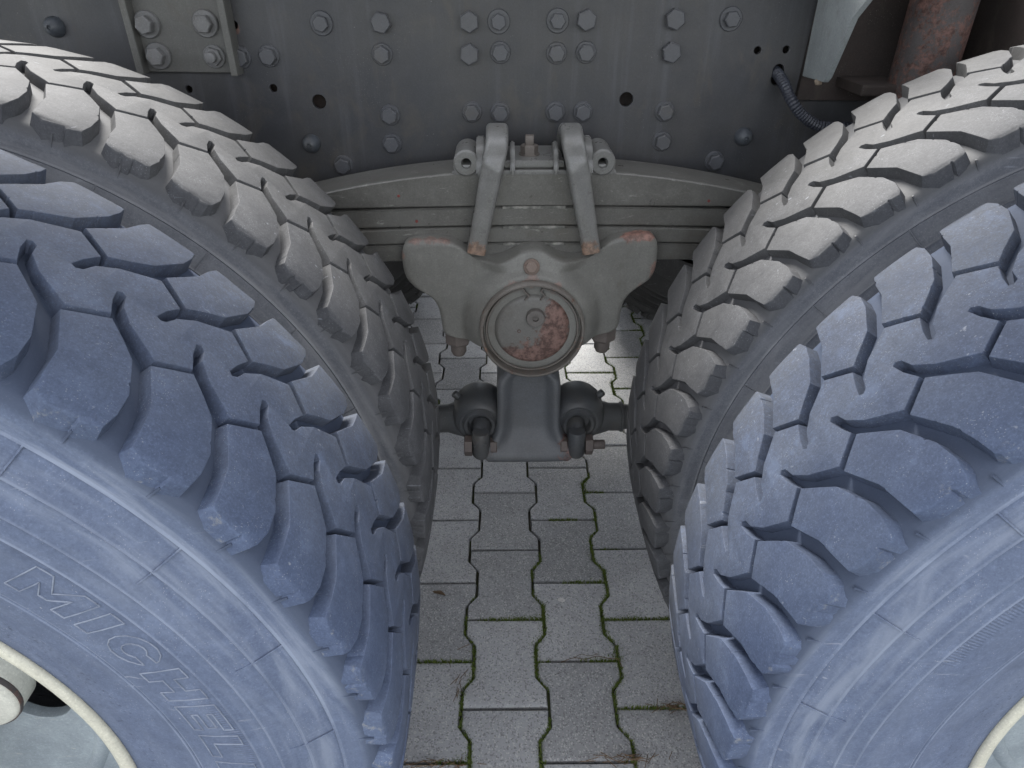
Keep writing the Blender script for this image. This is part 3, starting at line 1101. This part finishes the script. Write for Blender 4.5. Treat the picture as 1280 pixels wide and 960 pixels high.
for x, z in [(-.177, 1.031), (.003, 1.033), (.089, 1.032), (.134, 1.033), (-.349, 1.029), (-.392, 1.027), (-.173, .943), (-.174, .899), (-.043, .947), (.002, .946), (.09, .947), (.134, .947), (.265, .947), (.266, .901), (-.257, .865), (.357, .869)]:
    put_bolt(mb_f, rail, x, YR, z)
bm = bmesh.new()
add_lathe(bm, [(.0, .0), (.0145, 0), (.0142, .004), (.012, .011), (.008, .0165), (.0035, .0185), (.0032, .015), (0, .0145)], 24, axis_matrix((0, 0, 0), (0, -1, 0)))
me_cone = bm_mesh(bm, 'rubber_plug', 50)
me_cone.materials.append(metal_paint('blue_grey_plug', (.072, .082, .095), (.06, .067, .078), RUST, .02, .45))
for x, z in [(-.657, 1.069), (-.304, .9), (.398, .908)]:
    put_bolt(me_cone, rail, x, YR, z, 'rubber_plug')

# mounting plate with two edge ribs (left)
mp = link('mounting_plate', plate_curve([(-.530, 1.010), (-.402, 1.008), (-.404, 1.185), (-.530, 1.185)], [], .006, .0012), M['plate'], truck, (0, YR - .0065, 0))
mp['label'] = 'olive grey bolted mounting plate with two raised edge ribs'
bm = bmesh.new()
add_box(bm, (-.5405, YR - .032, 1.007), (-.5305, YR - .0005, 1.186), .0018)
link('edge_rib', bm_mesh(bm, 'edge_rib'), M['plate'], mp, (0, -YR + .0065, 0))
bm = bmesh.new()
add_box(bm, (-.4015, YR - .032, 1.0045), (-.3915, YR - .0005, 1.186), .0018)
link('edge_rib', bm_mesh(bm, 'edge_rib'), M['plate'], mp, (0, -YR + .0065, 0))
mb_p = bolt_mesh(.0130, .013, .0190, .0045, M['bolt_bright'])
mb_n = bolt_mesh(.0130, .008, .0165, .003, M['bolt_bright'])
for x, z in [(-.515, 1.073), (-.430, 1.074), (-.510, 1.031)]:
    put_bolt(mb_p, mp, x, YR - .013, z)
o = put_bolt(mb_n, mp, -.427, YR - .013, 1.030, 'nut')
bm = bmesh.new()
add_cyl(bm, (0, -.010, 0), (0, -.021, 0), .0075, 16, .001)
link('stud_end', bm_mesh(bm, 'stud_end', 40), M['bolt_bright'], mp, (-.427, -.0065 , 1.030))

# gusset bracket on the right
gb = link('gusset_base', plate_curve([(.470, .966), (1.2, .957), (1.2, 1.186), (.479, 1.186)], [], .005, .001), M['dkrust'], truck, (0, YR - .0055, 0))
gb['label'] = 'dark brown rusty bracket base on the frame'
bm = bmesh.new()
vsA = [(1.148, 1.000), (1.068, 1.003), (1.060, 1.010), (1.024, 1.089), (.95, 1.145), (.93, 1.186), (1.148, 1.186)]
fr = [bm.verts.new((.470, y, z)) for y, z in vsA]
bk = [bm.verts.new((.478, y, z)) for y, z in vsA]
bm.faces.new(fr)
bm.faces.new(bk)
for i in range(len(vsA)):
    j = (i + 1) % len(vsA)
    bm.faces.new((fr[i], fr[j], bk[j], bk[i]))
bmesh.ops.bevel(bm, geom=[e for e in bm.edges if abs(e.verts[0].co.x - e.verts[1].co.x) < 1e-5], offset=.001, segments=1, affect='EDGES')
o = link('gusset', bm_mesh(bm, 'gusset', 30), M['gusset'], gb, (0, -YR + .0055, 0))
o['label'] = 'pale grey-green gusset web'
bm = bmesh.new()
vsB = [(1.148, .962), (1.07, .965), (1.03, 1.0), (1.01, 1.05), (1.0, 1.12), (.99, 1.186), (1.148, 1.186)]
fr = [bm.verts.new((.700, y, z)) for y, z in vsB]
bk = [bm.verts.new((.709, y, z)) for y, z in vsB]
bm.faces.new(fr)
bm.faces.new(bk)
for i in range(len(vsB)):
    j = (i + 1) % len(vsB)
    bm.faces.new((fr[i], fr[j], bk[j], bk[i]))
link('gusset', bm_mesh(bm, 'gusset', 30), M['dkrust'], gb, (0, -YR + .0055, 0))
bm = bmesh.new()
add_cyl(bm, (.615, 1.075, .95), (.617, 1.075, 1.186), .043, 36)
o = link('support_tube', bm_mesh(bm, 'support_tube', 40), M['rusty'], gb, (0, -YR + .0055, 0))
o['label'] = 'rusty upright steel tube'
bm = bmesh.new()
add_box(bm, (.525, 1.06, .985), (.60, 1.148, 1.0), .003)
link('ledge', bm_mesh(bm, 'ledge'), M['dkrust'], gb, (0, -YR + .0055, 0))
bm = bmesh.new()
add_lathe(bm, [(0, 0), (.006, 0), (.005, .006), (.0, .008)], 8, axis_matrix((.474, 1.095, 1.002), (0, -.6, -1)))
link('weld_bead', bm_mesh(bm, 'weld_bead', 60), simple('weld_slag', (.32, .26, .20), (.22, .18, .14), 200, .8, .5), gb, (0, -YR + .0055, 0))

# corrugated hose from the slot
bm = bmesh.new()
ctrl = [(.436, 1.22, 1.006), (.436, 1.17, 1.003), (.4375, 1.132, .992), (.446, 1.112, .972), (.466, 1.104, .950), (.497, 1.102, .935), (.545, 1.102, .933), (.60, 1.105, .94), (.66, 1.11, .945)]
pth = catmull(ctrl, 18)
cum = 0
def hose_sect(i):
    return circ(.0088 if (i % 2 == 0) else .0074, 12)
# resample evenly so that the corrugation is regular
dense = catmull(ctrl, 60)
res, acc = [dense[0]], 0
for a, b in zip(dense, dense[1:]):
    acc += (b - a).length
    if acc >= .0021:
        res.append(b)
        acc = 0
add_sweep(bm, res, hose_sect, up=lambda i: (0, 1, .3))
o = link('conduit', bm_mesh(bm, 'conduit', 20), M['black'], truck)
o['label'] = 'dark blue-grey corrugated conduit leaving a hole in the frame'

# ------------------------------------------------------------------ leaf spring
def leaf_obj(zt, zb, half, y0, y1, curve_t, curve_b, end_t, name='spring_leaf'):
    bm = bmesh.new()
    N = 48
    rings = []
    for i in range(N + 1):
        u = -half + 2 * half * i / N
        a = abs(u)
        top = zt - curve_t * u * u
        bot = zb - curve_b * u * u
        if top - bot < end_t:
            bot = top - end_t
        c = .0026
        sec = [(y0, bot + .002), (y0, top - c), (y0 + .0022, top - c * .45), (y0 + c, top - .0006), (y0 + c * 2, top), (y1 - .004, top), (y1, top - .004), (y1, bot + .002), (y1 - .002, bot), (y0 + .002, bot)]
        rings.append([bm.verts.new((XC + u, y, z)) for y, z in sec])
    m = len(rings[0])
    for a, b in zip(rings, rings[1:]):
        for i in range(m):
            bm.faces.new((a[i], a[(i + 1) % m], b[(i + 1) % m], b[i]))
    bm.faces.new(rings[0])
    bm.faces.new(rings[-1])
    return bm_mesh(bm, name, 26)
spring = bpy.data.objects.new('leaf_spring', None)
C.objects.link(spring)
spring.parent = truck
Y0, Y1 = 1.030, 1.115
LV = [(.8905, .8352, .70, .33, .03, .014), (.8338, .8042, .66, .075, .05, .012), (.8028, .7772, .62, .07, .045, .012), (.7758, .7475, .56, .06, .03, .012)]
for zt, zb, hf, ct, cb, et in LV:
    link('spring_leaf', leaf_obj(zt, zb, hf, Y0 + (0 if zt > .85 else random.uniform(.0005, .003)), Y1, ct, cb, et), M['spring'], spring)
# centre filler plates seen between the clamps
bm = bmesh.new()
for z in (.8340, .8028, .7758):
    add_box(bm, (.004, Y0 - .0016, z - .0024), (.100, Y1 - .004, z + .0016), .0006)
link('leaf_liner', bm_mesh(bm, 'leaf_liner'), simple('limey_deposit', (.11, .11, .10), (.34, .33, .30), 55, .85, .4), spring)
# spring pad on top, between the clamps
bm = bmesh.new()
pts = [(.008, .8915), (.008, .8985), (.0105, .9015), (.020, .9025), (.084, .9025), (.0935, .9015), (.096, .8985), (.096, .8915)]
fr = [bm.verts.new((x, Y0 + .004, z)) for x, z in pts]
bk = [bm.verts.new((x, Y1 + .012, z)) for x, z in pts]
bm.faces.new(fr); bm.faces.new(bk)
for i in range(len(pts)):
    j = (i + 1) % len(pts)
    bm.faces.new((fr[i], fr[j], bk[j], bk[i]))
bmesh.ops.bevel(bm, geom=[e for e in bm.edges if abs(e.verts[0].co.y - e.verts[1].co.y) < 1e-5 and e.verts[0].co.y < Y0 + .01], offset=.003, segments=2, affect='EDGES')
add_box(bm, (-.070, Y0 - .0015, .8835), (.173, Y0 + .003, .8895), .001)
pad = link('spring_pad', bm_mesh(bm, 'spring_pad', 35), M['clamp'], spring)
bm = bmesh.new()
add_lathe(bm, [(0, 0), (.0155, 0), (.0155, .002), (0, .002)], 24, axis_matrix((.0455, 1.070, .9027), (0, 0, 1)))
add_hex(bm, (.0455, 1.070, .9045), (0, 0, 1), .0135, .013)
add_box(bm, (.039, 1.0635, .917), (.052, 1.0765, .9310), .0022)
o = link('centre_bolt', bm_mesh(bm, 'centre_bolt', 30), metal_paint('brown_grey_bolt', (.15, .13, .115), (.11, .10, .09), RUST, .08, .5), spring)
# two strap clamps over the pad (one each side)
def clamp_objs(sx, dx):
    """sx: -1 left, +1 right. Strap arches over the pad and runs down to the saddle."""
    xb, xt = XC + sx * .0880, XC + sx * .0545
    path = []
    def xz(z):
        return xb + (xt - xb) * min(1, (z - .776) / .155)
    path += [(xz(z), y, z) for y, z in ((1.000, .773), (1.0015, .815), (1.003, .855), (1.004, .884))]
    for k in range(0, 9):
        a = R_(180 - 20 * k)
        zz = .899 + .040 * math.sin(a)
        path.append((xz(max(zz, .899)) if k < 5 else xt, 1.058 + .054 * math.cos(a), zz))
    path.append((xt, 1.1165, .885))
    path.append((xt, 1.128, .80))
    pth = catmull(path, 4)
    n = len(pth)
    def sec(i):
        t = i / (n - 1)
        wx = .0142 + .0022 * max(0, min(1, (pth[i].z - .80) / .12))
        return rrect(wx, .0100, .0066, 4)
    bm = bmesh.new()
    add_sweep(bm, pth, sec, up=lambda i: ((Vector((pth[i].x, 1.07, .82 if pth[i].z < .9 else .9)) - pth[i]) * -1 + Vector((0, 0, 1e-4))))
    o = link('spring_clamp', bm_mesh(bm, 'spring_clamp', 60), M['clamp'], spring)
    # ear with eye outside the strap, grooved collar either side
    bm = bmesh.new()
    ex = XC + sx * .1000
    add_lathe(bm, [(0, .06), (.0062, .06), (.0066, .002), (.0080, 0), (.0165, 0), (.0188, .0025), (.0188, .075), (0, .075)], 32, axis_matrix((ex, 1.022, .9015), (0, 1, 0)))
    add_box(bm, (ex - .0190, 1.0255, .884), (ex + .0190, 1.096, .899), .003)
    o = link('clamp_eye', bm_mesh(bm, 'clamp_eye', 40), M['clamp'], spring)
    bm = bmesh.new()
    for cx, wd, rr in ((xt + sx * .0245, .0062, .0440), (xt - sx * .0225, .0034, .0360)):
        prof = []
        for k in range(0, 13):
            a = R_(180 - 15 * k)
            prof.append((1.062 + (rr + .002) * math.cos(a), .889 + rr * math.sin(a) * .95))
        prof = [(prof[0][0], .884)] + prof + [(prof[-1][0], .884)]
        fr = [bm.verts.new((cx - wd, y, z)) for y, z in prof]
        bk = [bm.verts.new((cx + wd, y, z)) for y, z in prof]
        bm.faces.new(fr); bm.faces.new(bk)
        for i in range(len(prof)):
            j = (i + 1) % len(prof)
            bm.faces.new((fr[i], fr[j], bk[j], bk[i]))
    bmesh.ops.bevel(bm, geom=[e for e in bm.edges if abs(e.verts[0].co.x - e.verts[1].co.x) < 1e-5], offset=.0018, segments=2, affect='EDGES')
    link('clamp_collar', bm_mesh(bm, 'clamp_collar', 40), M['clamp'], spring)
clamp_objs(-1, 0)
clamp_objs(1, 0)
# red inspection dots on the leaves
bm = bmesh.new()
for x, y, z in ((-.152, Y0, .852), (-.128, Y0 + .002, .812), (.318, Y0, .842)):
    add_lathe(bm, [(0, .0006), (.0021, .0004), (.0026, -.003)], 10, axis_matrix((x, y - .0005, z), (0, -1, 0)))
o = link('paint_dot', bm_mesh(bm, 'paint_dot'), M['redpaint'], spring)

# ------------------------------------------------------------------ spring saddle (trunnion)
HX, HZ = .0495, .655
SAD = [(-.118, .789), (-.140, .785), (-.1485, .772), (-.1495, .750), (-.1455, .728), (-.134, .713), (-.118, .702), (-.106, .691), (-.099, .676), (-.0955, .655), (-.093, .634), (-.086, .627), (-.068, .622), (-.050, .622), (-.030, .622),
       (-.012, .612), (.010, .588), (.030, .580), (.0495, .578), (.069, .580), (.089, .588), (.111, .612), (.128, .622), (.150, .626), (.172, .629), (.186, .634), (.1925, .644), (.194, .668), (.197, .684), (.206, .700), (.222, .714), (.236, .726), (.2415, .742), (.242, .768), (.238, .786), (.226, .795), (.195, .794),
       (.172, .788), (.157, .778), (.140, .765), (.122, .759), (.100, .760), (.082, .767), (.0665, .776), (.0495, .778), (.032, .775), (.018, .767), (0.0, .759), (-.020, .757), (-.040, .764), (-.056, .776), (-.072, .785), (-.092, .789)]
# resample the outline by angle round the hub
SADc = [Vector((x, z)) for x, z in SAD]
def densify(P, n=4):
    out = []
    L = len(P)
    for i in range(L):
        a, b, c, d = P[i - 1], P[i], P[(i + 1) % L], P[(i + 2) % L]
        for k in range(n):
            t = k / n
            out.append(.5 * ((2 * b) + (c - a) * t + (2 * a - 5 * b + 4 * c - d) * t * t + (3 * b - a - 3 * c + d) * t ** 3))
    return out
SADd = densify(SADc, 3)
bm = bmesh.new()
RR = .0795
NT = 20
def front_y(x, z, t):
    d = math.hypot(x - HX, z - HZ)
    hub = min(1, max(0, 1 - (d - RR - .006) / .030))
    hub = hub * hub * (3 - 2 * hub)
    up = max(0, (z - HZ)) / .11
    ang = abs(math.atan2(x - HX, z - HZ))
    ridge = min(1, max(0, 1 - (ang - .42) / .30))
    ridge = ridge * ridge * (3 - 2 * ridge)
    ridge *= min(1, max(0, (d - .03) / .06))
    return 1.004 - .030 * max(hub, .78 * ridge * max(0, 1 - max(0, d - RR) / .10))
rows = []
for t in [k / NT for k in range(NT + 1)]:
    row = []
    for p in SADd:
        d = p - Vector((HX, HZ))
        q = Vector((HX, HZ)) + d.normalized() * (RR - .004) * (1 - t) + d * t
        y = front_y(q.x, q.y, t)
        if t > .97:
            y += .0022
        row.append(bm.verts.new((q.x, y, q.y)))
    rows.append(row)
edge = [bm.verts.new((HX + (p.x - HX) * 1.012, 1.0105, HZ + (p.y - HZ) * 1.012)) for p in SADd]
back = [bm.verts.new((HX + (p.x - HX) * 1.012, 1.105, HZ + (p.y - HZ) * 1.012)) for p in SADd]
rows += [edge, back]
n = len(SADd)
for a, b in zip(rows, rows[1:]):
    for i in range(n):
        j = (i + 1) % n
        bm.faces.new((a[i], a[j], b[j], b[i]))
bm.faces.new(back)
bm.faces.new(rows[0])
sad = link('spring_saddle', bm_mesh(bm, 'spring_saddle', 50), M['olive'], truck)
sad['label'] = 'olive grey cast winged spring saddle with rust stained tips'
DY = (0, 1, 0)
bm = bmesh.new()   # outer collar ring
add_lathe(bm, [(.0775, -.006), (.0783, -.0078), (.0808, -.0082), (.0828, -.0065), (.0836, 0), (.0840, .02), (.0840, .05), (.0755, .05), (.0765, .012)], 72, axis_matrix((HX, .968, HZ), DY), closed=True)
link('collar_ring', bm_mesh(bm, 'collar_ring', 45), M['ring'], sad)
bm = bmesh.new()   # snap ring, open at the top with curled ends
pth = [(HX + .0725 * math.sin(R_(a)), .9705, HZ + .0725 * math.cos(R_(a))) for a in range(12, 349, 6)]
pth = [(HX + .012, .9690, HZ + .052), (HX + .0185, .9685, HZ + .060), (HX + .0125, .9690, HZ + .0665)] + pth + [(HX - .0125, .9690, HZ + .0665), (HX - .006, .9685, HZ + .060), (HX - .012, .9690, HZ + .052)]
add_sweep(bm, pth, circ(.0021, 6), up=lambda i: (0, 1, 0))
link('snap_ring', bm_mesh(bm, 'snap_ring', 60), M['ring'], sad)
bm = bmesh.new()   # recessed seat and domed cap
add_lathe(bm, [(.0775, .004), (.063, .006), (.061, .0035), (.0592, -.0015), (.0560, -.0050), (.052, -.0062), (.02, -.0072), (0, -.0074)], 72, axis_matrix((HX, .974, HZ), DY))
link('hub_cap', bm_mesh(bm, 'hub_cap', 40), M['cap'], sad)
bm = bmesh.new()
add_lathe(bm, [(.0145, .004), (.0145, -.0075), (.0135, -.0090), (.0070, -.0095), (.0048, -.0090), (.0045, -.0035), (0, -.003)], 28, axis_matrix((HX + .0045, .9665, HZ + .025), DY))
link('filler_plug', bm_mesh(bm, 'filler_plug', 35), metal_paint('plug_paint', (.16, .15, .14), (.12, .11, .10), RUST, .06, .5), sad)
bm = bmesh.new()   # small punched recesses and a chip on the cap
add_lathe(bm, [(0, -.0003), (.003, -.0009), (.0042, .001)], 12, axis_matrix((HX - .021, .9675, HZ - .0005), DY))
add_lathe(bm, [(0, -.0003), (.003, -.0009), (.0042, .001)], 12, axis_matrix((HX - .006, .9675, HZ - .014), DY))
link('cap_rivet', bm_mesh(bm, 'cap_rivet', 50), M['rusty'], sad)
bm = bmesh.new()   # bolt on the saddle's brow
add_lathe(bm, [(0, 0), (.0125, 0), (.0115, .0015), (0, .0015)], 24, axis_matrix((.0475, .981, .757), (0, -1, .35)))
add_hex(bm, (.0475, .980, .7573), (0, -1, .35), .0098, .007)
link('saddle_bolt', bm_mesh(bm, 'saddle_bolt', 25), metal_paint('rusty_bolt', (.20, .15, .12), (.15, .11, .09), (.24, .10, .06), .2, .6), sad)
me_stud = None
bm = bmesh.new()
add_hex(bm, (0, 0, 0), (0, 0, -1), .0225, .030)
add_lathe(bm, [(.0135, .028), (.0135, .046), (.010, .053), (0, .055)], 20, axis_matrix((0, 0, 0), (0, 0, -1)))
me_stud = bm_mesh(bm, 'clamp_nut', 30)
me_stud.materials.append(metal_paint('rusty_nut', (.17, .145, .13), (.13, .11, .10), (.20, .085, .065), .16, .6))
for x in (-.0735, .1745):
    for y in (1.045, 1.090):
        o = link('clamp_nut', me_stud, None, sad, (x, y, .623 if x < 0 else .6275))
        o.rotation_euler = (0, 0, random.uniform(0, 1))
# spring seat block between the saddle and the lowest leaf
bm = bmesh.new()
add_box(bm, (-.12, 1.034, .7325), (.22, 1.104, .7465), .002)
link('seat_block', bm_mesh(bm, 'seat_block'), M['spring'], sad)

# ------------------------------------------------------------------ trunnion bracket below
bm = bmesh.new()
# z, half width at ridge, foot flare, front y of the ridges, recess of the middle
LVLS = [(.640, .041, 1.018, .000), (.560, .043, 1.016, .004), (.545, .0435, 1.013, .006), (.536, .054, 1.006, .010), (.525, .0555, 1.003, .012), (.48, .0560, 1.001, .014), (.44, .0575, .999, .014), (.430, .060, .997, .012), (.417, .066, .993, .009), (.405, .077, .988, .004), (.396, .083, .984, .001), (.388, .083, .981, -.001), (.380, .078, .983, -.001), (.374, .064, .990, -.001), (.3715, .045, 1.0, 0)]
rings = []
for z, hw, yf, rec in LVLS:
    sec = [(-hw, 1.12), (-hw, yf + .010), (-hw + .0025, yf + .003), (-hw + .006, yf), (-hw + .011, yf + .001), (-hw + .0165, yf + .25 * rec), (-hw + .022, yf + .8 * rec), (-hw * .45, yf + rec * 1.0), (0, yf + rec * 1.02)]
    sec = sec + [(-x, y) for x, y in reversed(sec[:-1])]
    rings.append([bm.verts.new((.0475 + x + (z - .5) * -.0, y, z)) for x, y in sec])
m = len(rings[0])
for a, b in zip(rings, rings[1:]):
    for i in range(m):
        j = (i + 1) % m
        bm.faces.new((a[i], a[j], b[j], b[i]))
bm.faces.new(rings[0])
bm.faces.new(rings[-1])
br = link('trunnion_bracket', bm_mesh(bm, 'trunnion_bracket', 55), M['bracket'], truck)
br['label'] = 'blue-grey cast bracket hanging below the round hub cap'
# the axle shaft (trunnion tube) behind the saddle
bm = bmesh.new()
add_cyl(bm, (HX, 1.106, HZ), (HX, 2.0, HZ), .06, 40)
link('trunnion_tube', bm_mesh(bm, 'trunnion_tube', 40), M['rod'], truck)
# torque rods with ball joint heads
def rod(sx):
    o0 = bpy.data.objects.new('torque_rod', None)
    C.objects.link(o0)
    o0.parent = truck
    cx = .0475 + sx * .088 if sx < 0 else .0475 + .092
    cz, y0 = .437, 1.012
    bm = bmesh.new()
    add_lathe(bm, [(0, .018), (.020, .018), (.021, .006), (.0225, .003), (.0275, .0015), (.0300, .0055), (.0315, .008), (.036, .0065), (.0395, .0085), (.0455, .016), (.0500, .028), (.0505, .07), (.046, .082), (.030, .086), (0, .086)], 48, axis_matrix((cx, y0, cz), DY))
    head = link('rod_head', bm_mesh(bm, 'rod_head', 35), M['rod'], o0)
    bm = bmesh.new()
    add_lathe(bm, [(.036, 0), (.030, .022), (.0265, .032), (.0265, .052), (.0285, .054), (.0285, .058), (.0235, .060), (.0235, .56)], 28, axis_matrix((cx + sx * .028, y0 + .048, cz - .013), (sx, 0, -.012)))
    link('rod_tube', bm_mesh(bm, 'rod_tube', 35), M['rod'], o0)
    # grease nipple nub on the head
    bm = bmesh.new()
    add_cyl(bm, (cx + sx * .036, y0 + .05, cz + .030), (cx + sx * .047, y0 + .05, cz + .041), .007, 12, .001)
    link('grease_nipple', bm_mesh(bm, 'grease_nipple', 40), M['rod'], o0)
    # ball pin in front and its lug
    bm = bmesh.new()
    px = cx - sx * -.002 + (-.0015)
    add_lathe(bm, [(0, -.032), (.0115, -.032), (.0145, -.028), (.0155, -.018), (.0165, .0), (.018, .02)], 28, axis_matrix((px - sx * .006, 1.012, cz - .012), (0, 1, .35)))
    add_lathe(bm, [(0, -.004), (.014, -.004), (.0160, 0), (.0160, .044), (.013, .049), (0, .051)], 24, axis_matrix((px - sx * .006, .994, cz - .002), (0, .0, -1)))
    link('ball_pin', bm_mesh(bm, 'ball_pin', 40), M['rod'], o0)
    bm = bmesh.new()
    add_hex(bm, (px + sx * .010, .996, cz - .030), (sx, 0, 0), .0185, .014)
    if sx > 0:
        add_cyl(bm, (px + sx * .024, .996, cz - .030), (px + sx * .046, .996, cz - .030), .0085, 16, .001)
    o = link('pin_nut', bm_mesh(bm, 'pin_nut', 30), metal_paint('rusty_pin_nut' + str(sx), (.12, .095, .085), (.085, .07, .065), (.18, .075, .055), .18, .6), o0)
    bm = bmesh.new()
    add_hex(bm, (px - sx * .023, 1.000, cz - .034), (-sx, 0, 0), .0165, .012)
    link('pin_nut', bm_mesh(bm, 'pin_nut', 30), o.data.materials[0], o0)
rod(-1)
rod(1)

# axles
for x in (XL, XR):
    bm = bmesh.new()
    add_box(bm, (x - .065, 1.0, ZC - .075), (x + .065, 2.2, ZC + .075), .02)
    add_lathe(bm, [(0, -.16), (.10, -.15), (.17, -.09), (.19, 0), (.17, .09), (.10, .15), (0, .16)], 32, axis_matrix((x, 1.55, ZC), (1, 0, 0)))
    add_cyl(bm, (x, .70, ZC), (x, 1.0, ZC), .075, 28)
    add_cyl(bm, (x, 2.2, ZC), (x, 2.75, ZC), .075, 28)
    add_cyl(bm, (x, .955, ZC), (x, .985, ZC), .21, 40)
    add_box(bm, (x - .05, 1.025, ZC + .0755), (x + .05, 1.12, .66), .004)
    link('axle', bm_mesh(bm, 'axle', 35), M['dkrust'], truck)

# unseen floor slab over the two rails, added to shade the paving
bm = bmesh.new()
add_box(bm, (-2.8, 1.11, 1.215), (2.8, 2.6, 1.29), .004)
link('shade_floor', bm_mesh(bm, 'shade_floor'), M['frame'], truck)
# unseen panel high over the outer tyres, added to keep the sun off them
bm = bmesh.new()
add_box(bm, (-2.8, .16, 1.50), (2.8, .93, 1.54), .004)
link('shade_panel', bm_mesh(bm, 'shade_panel'), M['frame'], truck)
bm = bmesh.new()
for x in (-2.4, -1.6, 1.7, 2.5):  # made-up brackets carrying the added shade panel
    add_box(bm, (x - .03, .18, 1.45), (x + .03, 1.109, 1.4995), .003)
    add_box(bm, (x - .03, 1.11, 1.291), (x + .03, 1.17, 1.50), .003)
link('shade_panel_bracket', bm_mesh(bm, 'shade_panel_bracket'), M['frame'], truck)
